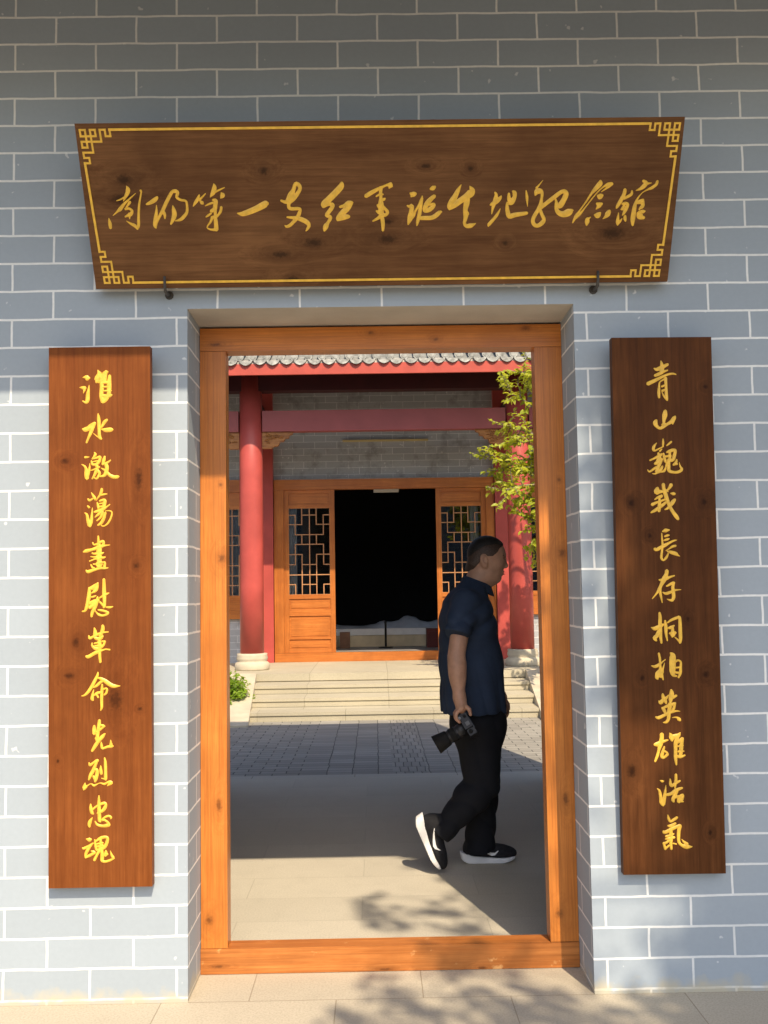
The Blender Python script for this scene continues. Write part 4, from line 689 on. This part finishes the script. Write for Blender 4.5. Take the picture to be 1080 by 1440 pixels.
while len(tips) < 1900 and tries < 40000:
    tries += 1
    x, z, Y = r.uniform(-.1, 3.4), r.uniform(-.7, 2.7), r.gauss(5.2, .75)
    if r.random() < shade_density(x, z):
        tips.append(sunpt(x, z, min(6.8, max(3.9, Y))))
spots = [((.225, 1.42), (.235, .80), 6, .010), ((.50, 1.10), (.60, 1.02), 3, .025), ((.48, .86), (.58, .78), 4, .035), ((.24, .35), (.43, .34), 7, .04), ((.50, .32), (.64, .36), 2, .03), ((.0, .11), (.06, .03), 3, .015),
         ((.08, -.13), (.14, -.18), 4, .03), ((.28, -.02), (.40, -.06), 5, .04), ((.50, .0), (.58, -.02), 4, .03), ((-.24, -.19), (-.14, -.22), 5, .03), ((.50, -.20), (.62, -.24), 6, .04), ((.30, -.26), (.44, -.30), 6, .04)]
sprays = set()
for (x0, z0), (x1, z1), n_, sp in spots:                 # outer sprays of the crown
    for i in range(n_):
        t = (i + .5) / n_; sprays.add(len(tips)); tips.append(sunpt(x0 + (x1 - x0) * t + r.gauss(0, sp), z0 + (z1 - z0) * t + r.gauss(0, sp), 5.0 + r.gauss(0, .25)))
hubs = [sunpt(x, z, 5.2) for x, z in ((1.3, .2), (1.4, 1.2), (1.5, 2.2), (2.4, .2), (2.4, 1.3), (2.4, 2.4), (3.1, 1.0), (1.0, -.3))]
for h in hubs: add_tube(bm, curve_pts((3.8, -5.35, max(3.4, h.z - 1.8)), h, r, .25, 8, .06), [.05 * (1.1 - i / 8) + .006 for i in range(8)], 7)
for i in range(2):
    q = sunpt(.62, .95 - .62 * i, 5.0); add_tube(bm, curve_pts(hubs[0 if i else 1], q, r, .1, 7, .06), [.012] * 7, 5)
for ti, p in enumerate(tips):
    h = min(hubs, key=lambda q: (q - p).length); d = (p - h); a = p - d * min(1, .30 / max(.3, d.length))
    add_tube(bm, [a, a.lerp(p, .5) + rv(r, .015), p], [.004, .003, .002], 4)
    for j in range(6 if ti in sprays else 11):
        leaf_quad(V, F, p + rv(r, .045 if ti in sprays else .075), rv(r, 1) + Vector((0, 0, -.4)), Vector((0, 0, 1)) + rv(r, .6), r.uniform(.07, .12), r.uniform(.04, .06))
obj('trunk', bm, M_bark, ft); leaf_mesh('crown', V, F, M_leaf2, ft)
# ---------------------------------------------------------------- smooth bodies from distance fields
def nets(field, lo, hi, h):
    """Surface nets: mesh of field < 0."""
    ax = [np.arange(lo[i], hi[i] + h, h, dtype=np.float32) for i in range(3)]
    X, Y, Z = np.meshgrid(*ax, indexing='ij'); Fv = field(X, Y, Z).astype(np.float32)
    n = np.array(Fv.shape); c = n - 1
    cor = {}
    for dx in (0, 1):
        for dy in (0, 1):
            for dz in (0, 1): cor[dx, dy, dz] = Fv[dx:dx + c[0], dy:dy + c[1], dz:dz + c[2]]
    s = sum((v < 0).astype(np.int8) for v in cor.values()); act = (s > 0) & (s < 8)
    idx = -np.ones(c, dtype=np.int64); ii = np.argwhere(act); idx[act] = np.arange(len(ii))
    acc = np.zeros((len(ii), 3)); cnt = np.zeros(len(ii))
    cv = {k: v[act] for k, v in cor.items()}
    for a in cv:
        for d in range(3):
            if a[d] == 0:
                b = list(a); b[d] = 1; b = tuple(b); va, vb = cv[a], cv[b]; m = (va < 0) != (vb < 0)
                t = np.where(m, va / np.where(m, va - vb, 1), 0); p = np.zeros((len(ii), 3)); p += np.array(a); p[:, d] = t
                acc[m] += p[m]; cnt[m] += 1
    P = ii + acc / cnt[:, None]; P = P * h + np.array(lo)
    quads = []
    for d in range(3):
        e = [1 if q == d else 0 for q in range(3)]; sl = [slice(None)] * 3
        A = Fv[tuple(slice(0, n[q] - e[q]) for q in range(3))] < 0; B = Fv[tuple(slice(e[q], n[q]) for q in range(3))] < 0
        o1, o2 = [q for q in range(3) if q != d]
        m = A != B; pos = np.argwhere(m); ok = (pos[:, o1] > 0) & (pos[:, o2] > 0) & (pos[:, o1] < c[o1]) & (pos[:, o2] < c[o2]); pos = pos[ok]
        fl = A[tuple(pos.T)]
        def g(k1, k2):
            q = pos.copy(); q[:, o1] -= k1; q[:, o2] -= k2; return idx[tuple(q.T)]
        qd = np.stack([g(0, 0), g(1, 0), g(1, 1), g(0, 1)], 1)
        flip = fl if d != 1 else ~fl
        qd[flip] = qd[flip][:, ::-1]; quads.append(qd)
    return P, np.concatenate(quads)
def sdf_obj(name, field, lo, hi, h, mats, parent, smooth_it=2):
    P, Q = nets(field, lo, hi, h)
    me = bpy.data.meshes.new(name); me.from_pydata(P.tolist(), [], Q.tolist())
    bm = bmesh.new(); bm.from_mesh(me)
    for _ in range(smooth_it): bmesh.ops.smooth_vert(bm, verts=bm.verts, factor=.5, use_axis_x=True, use_axis_y=True, use_axis_z=True)
    bpy.data.meshes.remove(me)
    return obj(name, bm, mats, parent, smooth=True)
def cap(X, Y, Z, a, b, ra, rb):
    a = np.array(a, dtype=np.float32); d = np.array(b, dtype=np.float32) - a; L = float(d @ d) + 1e-9
    px, py, pz = X - a[0], Y - a[1], Z - a[2]; t = np.clip((px * d[0] + py * d[1] + pz * d[2]) / L, 0, 1)
    return np.sqrt((px - t * d[0]) ** 2 + (py - t * d[1]) ** 2 + (pz - t * d[2]) ** 2) - (ra + (rb - ra) * t)
def ell(X, Y, Z, c, r, pitch=0.0):
    x, y, z = X - c[0], Y - c[1], Z - c[2]
    if pitch:
        cp, sp = math.cos(pitch), math.sin(pitch); x, z = x * cp - z * sp, x * sp + z * cp     # nose-down pitch in the x-z plane
    k0 = np.sqrt((x / r[0]) ** 2 + (y / r[1]) ** 2 + (z / r[2]) ** 2); k1 = np.sqrt((x / r[0] ** 2) ** 2 + (y / r[1] ** 2) ** 2 + (z / r[2] ** 2) ** 2) + 1e-6
    return k0 * (k0 - 1) / k1
def su(a, b, k):
    h = np.clip(.5 + .5 * (b - a) / k, 0, 1); return b + (a - b) * h - k * h * (1 - h)
def chain(X, Y, Z, pts, rads):
    d = None
    for i in range(len(pts) - 1):
        q = cap(X, Y, Z, pts[i], pts[i + 1], rads[i], rads[i + 1]); d = q if d is None else np.minimum(d, q)
    return d
YP = 1.63
# ---------------------------------------------------------------- the walking man
man = thing('person', 'walking man in navy short-sleeved shirt, black trousers and black and white trainers', 'person', (.52, YP, 0))
M_skin = mat_plain('skin', (.48, .27, .18), .48, .16, 22, .08, .4, 120); M_skin.node_tree.nodes['Principled BSDF'].inputs['Subsurface Weight'].default_value = .12
M_skin.node_tree.nodes['Principled BSDF'].inputs['Subsurface Radius'].default_value = (.012, .005, .003)
def mat_hair():
    k = NT('short_black_hair'); c = k.coord(); n1 = k.noise(c, 260, 2, .6); k.base(k.mix(k.ramp(n1, .35, .7), (.006, .005, .005), (.022, .018, .016))); k.rough(.55); k.bump(n1, .5, .003); return k.m
M_hair = mat_hair()
M_shirt = mat_plain('navy_cotton', (.026, .041, .076), .85, .18, 7, .25, .25, 160)
M_trouser = mat_plain('black_trouser_cloth', (.009, .010, .014), .85, .2, 6, .25, .25, 200)
M_shoe = mat_plain('black_knit', (.015, .015, .018), .75, .3, 60, .5, .3, 300)
M_sole = mat_plain('white_foam_sole', (.80, .80, .80), .6, .05, 20)
EAR = (.552, YP - .073, 1.588)
def fingers(which):
    """Each finger as its own chain of joints: (points, radii)."""
    if which == 'grip':                                  # near hand, closed over the camera's grip
        out = []
        for i, (dy, ln) in enumerate(((.030, .94), (.010, 1.0), (-.010, .98), (-.029, .86))):
            y = 1.335 + dy
            out.append(([(.388, y, .852), (.368, y - .002, .828), (.3705, y - .001, .805), (.386, y, .7905)], [.0106, .0100, .0092, .0080]))
        out.append(([(.412, 1.315, .872), (.436, 1.303, .850), (.4405, 1.300, .826)], [.0115, .0105, .0085]))
        return out
    out = []
    for i, (dx, ln) in enumerate(((.034, .95), (.014, 1.05), (-.006, 1.0), (-.026, .82))):     # far hand, relaxed
        x0, z0 = .662 + dx * .8, .812
        out.append(([(x0, 1.858, z0), (x0 + .004 + dx * .1, 1.853, z0 - .030 * ln), (x0 + .002 + dx * .1, 1.842, z0 - .054 * ln), (x0 - .004, 1.829, z0 - .070 * ln)], [.0096, .009, .0082, .0072]))
    out.append(([(.680, 1.846, .838), (.696, 1.833, .812), (.698, 1.824, .788)], [.0115, .0105, .0086]))
    return out
def skin_field(X, Y, Z):
    hd = ell(X, Y, Z, (.578, YP, 1.622), (.099, .077, .094), .10)
    hd = su(hd, ell(X, Y, Z, (.606, YP, 1.565), (.060, .060, .080), .25), .03)         # face
    hd = su(hd, ell(X, Y, Z, (.584, YP, 1.520), (.052, .062, .040), .3), .035)           # jaw
    hd = su(hd, ell(X, Y, Z, (.627, YP, 1.493), (.022, .026, .018)), .022)               # chin
    hd = su(hd, ell(X, Y, Z, (.566, YP, 1.492), (.055, .055, .035), .35), .03)           # soft under-chin
    hd = su(hd, cap(X, Y, Z, (.645, YP - .028, 1.622), (.645, YP + .028, 1.622), .016, .016), .02)   # brow
    for s in (-1, 1): hd = su(hd, ell(X, Y, Z, (.628, YP + s * .044, 1.566), (.022, .020, .022)), .02)   # cheek
    hd = su(hd, cap(X, Y, Z, (.661, YP, 1.603), (.676, YP, 1.566), .008, .0125), .012)   # nose
    hd = su(hd, ell(X, Y, Z, (.674, YP, 1.560), (.013, .018, .010)), .008)
    for s in (-1, 1):
        hd = np.maximum(hd, -(ell(X, Y, Z, (.668, YP + s * .030, 1.601), (.016, .017, .010))))
        hd = su(hd, ell(X, Y, Z, (.650, YP + s * .031, 1.600), (.012, .013, .011)), .006)
    hd = su(hd, ell(X, Y, Z, (.651, YP, 1.531), (.015, .024, .0075)), .007); hd = su(hd, ell(X, Y, Z, (.647, YP, 1.517), (.015, .022, .008)), .007)
    hd = np.maximum(hd, -(ell(X, Y, Z, (.668, YP, 1.5245), (.014, .024, .0022))))
    for s in (-1, 1):
        e = ell(X, Y, Z, (.552, YP + s * .076, 1.590), (.020, .010, .032), -.15)
        e = np.maximum(e, -ell(X, Y, Z, (.556, YP + s * .086, 1.592), (.011, .008, .019), -.15)); hd = su(hd, e, .008)
        hd = su(hd, ell(X, Y, Z, (.560, YP + s * .074, 1.562), (.009, .007, .010)), .006)
    neck = cap(X, Y, Z, (.495, YP, 1.40), (.548, YP, 1.55), .070, .062); d = su(hd, neck, .03)
    d = su(d, ell(X, Y, Z, (.47, YP, 1.34), (.09, .15, .09)), .05)
    d = su(d, ell(X, Y, Z, (.47, YP, 1.12), (.11, .15, .26)), .08)
    arm = chain(X, Y, Z, [(.435, 1.445, 1.37), (.382, 1.372, 1.11), (.388, 1.345, .945), (.391, 1.338, .905)], [.050, .044, .032, .029])
    arm = su(arm, ell(X, Y, Z, (.385, 1.358, 1.04), (.040, .042, .085)), .03)
    arm = su(arm, chain(X, Y, Z, [(.391, 1.338, .905), (.398, 1.334, .868)], [.029, .030]), .02)
    arm = su(arm, ell(X, Y, Z, (.400, 1.334, .862), (.022, .042, .034)), .015)
    for p, q in fingers('grip'): arm = su(arm, chain(X, Y, Z, p, q), .006)
    arm2 = chain(X, Y, Z, [(.485, 1.815, 1.37), (.565, 1.882, 1.10), (.640, 1.868, .91), (.654, 1.862, .878)], [.050, .043, .030, .027])
    arm2 = su(arm2, ell(X, Y, Z, (.590, 1.880, 1.03), (.042, .040, .08)), .03)
    arm2 = su(arm2, ell(X, Y, Z, (.660, 1.858, .842), (.036, .019, .042), .15), .016)
    for p, q in fingers('rest'): arm2 = su(arm2, chain(X, Y, Z, p, q), .006)
    return su(su(d, arm, .02), arm2, .02)
body = sdf_obj('body', skin_field, (.30, 1.26, .70), (.74, 1.95, 1.74), .0042, M_skin, man, 1)
def scalp(X, Y, Z, e):
    return ell(X, Y, Z, (.577, YP, 1.623), (.099 + e, .077 + e, .094 + e), .10)
def hair_field(X, Y, Z):
    a = scalp(X, Y, Z, .0075)
    line = np.interp(X, [.47, .50, .56, .62, .66, .70], [1.600, 1.632, 1.668, 1.676, 1.668, 1.66])
    d = np.maximum(a, line - Z + .002 * np.sin(X * 700) * np.sin(Y * 600))
    return np.maximum(d, (X - .669) + .35 * (1.69 - Z))
sdf_obj('hair', hair_field, (.46, 1.53, 1.56), (.70, 1.73, 1.74), .0034, M_hair, body, 1)
def fade_field(X, Y, Z):
    a = scalp(X, Y, Z, .0032); a = su(a, cap(X, Y, Z, (.512, YP - .02, 1.575), (.502, YP + .02, 1.545), .040, .043), .03)
    line = np.interp(X, [.46, .49, .525, .56, .60, .625, .64, .66], [1.535, 1.535, 1.575, 1.612, 1.612, 1.632, 1.655, 1.668])
    d = np.maximum(a, line - Z)
    for s in (-1, 1): d = np.maximum(d, -(ell(X, Y, Z, (.554, YP + s * .082, 1.590), (.024, .024, .036), -.15)))
    return np.maximum(d, X - .668)
def mat_fade():
    k = NT('cropped_side_hair'); n1 = k.noise(k.coord(), 420, 2, .7); k.base(k.mix(k.ramp(n1, .38, .62), (.016, .011, .009), (.10, .058, .04))); k.rough(.6); return k.m
sdf_obj('cropped_hair', fade_field, (.46, 1.53, 1.50), (.70, 1.73, 1.74), .0034, mat_fade(), body, 1)
M_eye = mat_plain('eye', (.02, .014, .012), .2, .1, 10, 0, .6)
for s in (-1, 1):
    bm = bmesh.new(); bmesh.ops.create_uvsphere(bm, u_segments=16, v_segments=10, radius=.0085)
    for v in bm.verts: v.co = Vector((v.co.x * .9 + .6565, v.co.y * 1.1 + YP + s * .031, v.co.z * .55 + 1.600))
    obj('eye', bm, M_eye, body, smooth=True)
    bm = bmesh.new(); add_tube(bm, [(.655, YP + s * .052, 1.614), (.664, YP + s * .036, 1.6235), (.667, YP + s * .016, 1.621)], [.0025, .0042, .003], 6); obj('eyebrow', bm, M_hair, body)
bm = bmesh.new()
for z, rx in ((1.5300, .010), (1.5185, .011)):
    add_tube(bm, [(.650, YP - .021, z), (.6615, YP - .010, z + .001), (.664, YP, z), (.6615, YP + .010, z + .001), (.650, YP + .021, z)], [.001, .004, .0048, .004, .001], 8)
obj('lips', bm, mat_plain('lip', (.27, .10, .085), .45, .05), body)
# shirt: elliptical sections lofted in the field, sleeves joined on
SH = np.array([(.78, .486, .160, .212), (.86, .484, .161, .210), (.95, .480, .160, .203), (1.06, .474, .161, .198), (1.15, .470, .157, .202), (1.25, .466, .149, .210), (1.33, .462, .138, .212), (1.38, .462, .122, .200), (1.42, .470, .102, .165), (1.45, .486, .084, .120), (1.475, .505, .076, .090), (1.50, .515, .072, .080)], dtype=np.float32)
def ridge(s): return 1 - 2 * np.abs(np.sin(s))
def fold(X, Y, Z):
    th = np.arctan2(Y - YP, X - .48); low = np.clip((1.22 - Z) / .4, 0, 1)
    f = .0065 * low * ridge(th * 3.0 + .9 * np.sin(Z * 6) + .4) + .004 * low * ridge(th * 5.5 + Z * 5)
    f = f + .0065 * ridge((Z + .45 * (X - .45)) * 17 + .8 * np.sin(th * 2 + 1)) * np.exp(-((Z - 1.04) / .16) ** 2) * np.clip(.65 - (X - .40) * 1.5, .15, 1)
    f = f + .0060 * ridge((Z - .8 * (X - .45)) * 24 + .5 * np.sin(Z * 14)) * np.exp(-((Z - 1.27) / .10) ** 2)
    return f
def shirt_field(X, Y, Z):
    xc = np.interp(Z, SH[:, 0], SH[:, 1]); hx = np.interp(Z, SH[:, 0], SH[:, 2]); hy = np.interp(Z, SH[:, 0], SH[:, 3])
    p = 2.35; k = ((np.abs(X - xc) / hx) ** p + (np.abs(Y - YP) / hy) ** p) ** (1 / p); d = (k - 1) * np.minimum(hx, hy) * .92
    belly = ell(X, Y, Z, (.52, YP, 1.03), (.122, .15, .15)); d = su(d, belly, .04)
    slope = 1.5 + (X - .485) * -.36                       # collar edge: low in front, high at the nape
    d = np.maximum(d, Z - (slope - .02)); d = np.maximum(d, .806 - Z + .02 * np.sin((X - .3) * 9) * .3)
    for a, b, c_ in (((.440, 1.452, 1.378), (.386, 1.374, 1.215), 1), ((.480, 1.808, 1.378), (.545, 1.876, 1.215), -1)):
        v = np.array(b) - np.array(a); e = np.array(a) + v * 1.0; L = np.linalg.norm(v); v = v / L
        s = cap(X, Y, Z, a, np.array(a) + v * (L + .08), .069, .060)
        s = s + .0042 * ridge(Z * 42 + (X - a[0]) * 30) * np.clip((1.36 - Z) / .1, 0, 1)
        s = np.maximum(s, (X - b[0]) * v[0] + (Y - b[1]) * v[1] + (Z - b[2]) * v[2]); d = su(d, s, .035)
    d = d + fold(X, Y, Z)
    plk = np.abs(Y - YP) - .016                            # button band down the front
    d = np.where((X > .53) & (plk < 0) & (Z < 1.42), d - .0016, d)
    return d
shirt = sdf_obj('shirt', shirt_field, (.27, 1.27, .78), (.70, 1.97, 1.53), .0046, M_shirt, man, 1)
def collar_field(X, Y, Z):
    d = None
    c = np.array((.522, YP, 1.468)); tilt = -.42          # ring lying tilted forward round the neck
    x = X - c[0]; z = Z - c[2] - x * tilt; y = Y - YP
    rad = np.sqrt((x / 1.0) ** 2 + (y / 1.02) ** 2); gap = np.where((x > .045) & (np.abs(y) < .012), .02, 0)
    R_ = .073 - z * .25
    d = np.maximum(np.abs(rad - R_) - .0042, np.abs(z) - (.018 + np.clip(x, 0, .1) * .05)) + gap
    fl = np.maximum(np.abs(rad - (.079 - (z + .01) * .35)) - .0040, np.abs(z + .006) - (.019 + np.clip(x, 0, .1) * .08)) + gap
    return np.minimum(d, fl)
sdf_obj('collar', collar_field, (.42, 1.52, 1.40), (.64, 1.74, 1.53), .0032, M_shirt, shirt, 1)
# trousers
def leg_folds(X, Y, Z): return .0045 * ridge(Z * 26 + 1.2 * np.sin(Y * 26) + X * 14) * np.clip((.62 - Z) / .2, 0, 1) + .004 * ridge(X * 26 + Z * 5) * np.clip((Z - .35) / .2, 0, 1)
def trouser_field(X, Y, Z):
    hip = ell(X, Y, Z, (.512, YP, .75), (.142, .185, .15)); hip = su(hip, ell(X, Y, Z, (.50, YP, .84), (.138, .182, .09)), .03)
    seat = ell(X, Y, Z, (.455, YP - .03, .735), (.092, .14, .105)); hip = su(hip, seat, .04)
    rl = chain(X, Y, Z, [(.505, 1.555, .73), (.512, 1.535, .44), (.395, 1.53, .312), (.300, 1.525, .208)], [.125, .090, .072, .056])
    rl = su(rl, ell(X, Y, Z, (.455, 1.532, .380), (.078, .072, .074)), .04)
    n_ = np.array((.300 - .395, -.005, .208 - .312)); n_ = n_ / np.linalg.norm(n_)
    e = (X - .296) * n_[0] + (Y - 1.525) * n_[1] + (Z - .203) * n_[2]; rl = np.maximum(rl, e - .010)
    ll = chain(X, Y, Z, [(.530, 1.715, .72), (.545, 1.725, .43), (.522, 1.73, .22), (.512, 1.73, .03)], [.118, .082, .078, .079])
    ll = np.maximum(ll, .062 - Z + .10 * (X - .515))
    d = su(su(hip, rl, .05), ll, .045) if False else np.minimum(su(hip, rl, .05), su(hip, ll, .045))
    d = d + leg_folds(X, Y, Z); return np.maximum(d, Z - .86)
sdf_obj('trousers', trouser_field, (.20, 1.40, .03), (.70, 1.86, .88), .0052, M_trouser, man, 1)
# trainers, built flat along +x and then set on the foot
def shoe(name, M4):
    def so_(X, Y, Z):
        hw = np.interp(X, [-.145, -.12, -.07, -.01, .05, .095, .13, .150], [.026, .037, .041, .037, .045, .045, .034, .012])
        zb = np.clip(X - .06, 0, 1) ** 2 * 3.0 + np.clip(-.105 - X, 0, 1) * .45
        zt = np.interp(X, [-.16, -.13, -.08, 0, .08, .15], [.062, .054, .042, .030, .027, .034])
        e = np.maximum(np.abs(Y) - hw, np.maximum(zb - Z, Z - zt)); e = np.maximum(e, np.maximum(X - .148 + (Y / .045) ** 2 * .022, -.142 - X + (Y / .04) ** 2 * .014 - (Z - .02) * .2))
        return e + .0004 * np.sin(X * 400)
    P, Q = nets(so_, (-.17, -.06, -.01), (.17, .06, .08), .004); me = bpy.data.meshes.new('tmp'); me.from_pydata(P.tolist(), [], Q.tolist())
    bm = bmesh.new(); bm.from_mesh(me); bpy.data.meshes.remove(me)
    for _ in range(3): bmesh.ops.smooth_vert(bm, verts=bm.verts, factor=.5, use_axis_x=True, use_axis_y=True, use_axis_z=True)
    bm.transform(M4); sole = obj('sole', bm, M_sole, None, smooth=True)
    def up(X, Y, Z):
        d = ell(X, Y, Z, (.07, 0, .045), (.085, .043, .042)); d = su(d, ell(X, Y, Z, (-.07, 0, .065), (.060, .038, .065)), .05)
        d = su(d, cap(X, Y, Z, (-.075, 0, .08), (-.062, 0, .13), .042, .043), .03); d = su(d, cap(X, Y, Z, (-.03, 0, .09), (.07, 0, .06), .028, .022), .03)
        return np.maximum(d, .030 - Z)
    P, Q = nets(up, (-.15, -.06, .02), (.17, .06, .19), .0045); me = bpy.data.meshes.new('tmp'); me.from_pydata(P.tolist(), [], Q.tolist())
    bm = bmesh.new(); bm.from_mesh(me); bpy.data.meshes.remove(me); bm.transform(M4)
    for _ in range(1): bmesh.ops.smooth_vert(bm, verts=bm.verts, factor=.5, use_axis_x=True, use_axis_y=True, use_axis_z=True)
    sh = obj(name, bm, M_shoe, man, smooth=True); sole.parent = sh; sole.location = -wloc(sh)
    for s in (-1, 1):                                    # curved tick on each side, lying on the upper
        bm = bmesh.new(); pts = [(.052, .066, .004), (.034, .050, .013), (.018, .0485, .016), (-.006, .056, .0125), (-.035, .068, .009), (-.062, .083, .004)]
        top = []; 
        for x, z, w_ in pts:
            def yat(x, z):
                lo, hi = 0.0, .07
                for _ in range(18):
                    m = (lo + hi) / 2
                    if up(np.float32(x), np.float32(s * m), np.float32(z)) < 0: lo = m
                    else: hi = m
                return lo
            top.append([bm.verts.new((x, s * (yat(x, z + q * w_ / 2) + e), z + q * w_ / 2)) for q in (1, -1) for e in (.0022, -.002)])
        for a, b in zip(top, top[1:]):
            for j, kx in ((0, 2), (1, 0), (2, 3), (3, 1)): bm.faces.new((a[j], a[kx], b[kx], b[j]))
        bm.transform(M4); o = obj('tick_mark', bm, M_sole, sh)
    bm = bmesh.new()
    for i in range(4):
        x = -.005 + i * .017; add_tube(bm, [(x, -.02, .092 - i * .006), (x + .004, 0, .1 - i * .0072), (x, .02, .092 - i * .006)], [.0028] * 3, 6)
    bm.transform(M4); obj('laces', bm, M_shoe, sh)
    return sh
shoe('shoe', Matrix.Translation((.555, 1.735, .001)))
a_ = math.atan2(.92, .39)
shoe('shoe', Matrix.Translation((.2815, 1.53, .010)) @ Matrix.Rotation(a_, 4, 'Y') @ Matrix.Translation((-.157, 0, -.012)))
# ---------------------------------------------------------------- the camera in his near hand
cam_o = thing('camera', 'black camera with a long lens and hood held low in the walking man\'s near hand', 'camera', (.44, 1.335, .75))
M_cam = mat_plain('black_camera_body', (.020, .020, .022), .42, .2, 40, .35, .5, 400)
M_rub = mat_plain('rubber_ring', (.010, .010, .010), .75, .2, 60, .5, .3, 500)
M_front = mat_plain('front_glass', (.08, .035, .04), .12, .1, 5, 0, .6)
Ld = Vector((-.868, 0, -.496)).normalized(); Wd = Vector((.496, 0, -.868)).normalized(); Hd = Vector((0, -1, 0))
CC = Vector((.429, 1.335, .768))
ca, sa = math.cos(R(22)), math.sin(R(22)); Wd, Hd = Wd * ca + Hd * sa, Hd * ca - Wd * sa
MC = Matrix(((Wd.x, Hd.x, Ld.x, CC.x), (Wd.y, Hd.y, Ld.y, CC.y), (Wd.z, Hd.z, Ld.z, CC.z), (0, 0, 0, 1))) @ Matrix.Scale(.9, 4)   # width, height, lens axis
def cpart(name, bm, m, par=None):
    bm.transform(MC); return obj(name, bm, m, par or cam_o)
bm = bmesh.new(); add_box(bm, -.066, .066, -.048, .045, -.026, .018); bevel(bm, .008, 3); cb = cpart('body', bm, M_cam)
bm = bmesh.new(); add_box(bm, -.073, -.034, -.044, .042, -.018, .036); bevel(bm, .012, 3); cpart('grip', bm, M_rub, cb)
bm = bmesh.new(); add_box(bm, -.022, .026, .0455, .064, -.024, .022); bevel(bm, .008, 3); cpart('viewfinder', bm, M_cam, cb)
bm = bmesh.new(); add_lathe(bm, [(.011, .0455), (.011, .054), (.009, .055)], 0, 0, 20); bm.transform(Matrix.Translation((.045, 0, .002)) @ Matrix.Rotation(R(-90), 4, 'X')); cpart('dial', bm, M_rub, cb)
bm = bmesh.new(); add_lathe(bm, [(.0085, .0455), (.0085, .0525), (.007, .0535)], 0, 0, 18); bm.transform(Matrix.Translation((-.048, 0, .020)) @ Matrix.Rotation(R(-90), 4, 'X')); cpart('shutter_button', bm, mat_plain('grey_metal', (.25, .25, .25), .35, .05), cb)
bm = bmesh.new(); add_lathe(bm, [(.009, .0455), (.009, .051), (.0075, .052)], 0, 0, 18); bm.transform(Matrix.Translation((-.045, 0, -.010)) @ Matrix.Rotation(R(-90), 4, 'X')); cpart('dial', bm, M_rub, cb)
bm = bmesh.new(); add_box(bm, -.009, .013, .0645, .068, -.016, .006); cpart('accessory_shoe', bm, mat_plain('shoe_metal', (.12, .12, .12), .35, .05), cb)
bm = bmesh.new(); add_box(bm, -.03, .034, -.034, .034, -.0290, -.0262); bevel(bm, .001, 1); cpart('rear_screen', bm, mat_plain('screen_glass', (.01, .011, .013), .1, .1), cb)
for px in (.046, .055):
    for py in (-.02, 0, .02):
        bm = bmesh.new(); bmesh.ops.create_uvsphere(bm, u_segments=8, v_segments=6, radius=.004, matrix=Matrix.Translation((px, py, -.0265))); cpart('button', bm, M_rub, cb)
bm = bmesh.new(); add_lathe(bm, [(.033, .0185), (.034, .030), (.0365, .034), (.0365, .06), (.0345, .062), (.0345, .07), (.0375, .073), (.0375, .115), (.036, .118), (.036, .135)], 0, 0, 36); lens = cpart('lens', bm, M_cam, cb)
bm = bmesh.new(); add_lathe(bm, [(.0385, .078), (.0392, .082), (.0392, .108), (.0385, .112)], 0, 0, 48, cap=False); cpart('zoom_ring', bm, M_rub, lens)
bm = bmesh.new(); add_lathe(bm, [(.0385, .124), (.042, .128), (.053, .205), (.0505, .205), (.038, .132)], 0, 0, 40, cap=False); cpart('lens_hood', bm, M_rub, lens)
bm = bmesh.new(); add_lathe(bm, [(.034, .1352), (.025, .139), (.010, .141)], 0, 0, 32); cpart('front_element', bm, M_front, lens)
# small white stick in the far hand
bm = bmesh.new(); add_tube(bm, [(.655, 1.832, .768), (.668, 1.829, .795)], [.004, .004], 10)
tag(obj('cigarette', bm, M_sole), 'short white stick between the fingers of the walking man\'s far hand', 'cigarette')
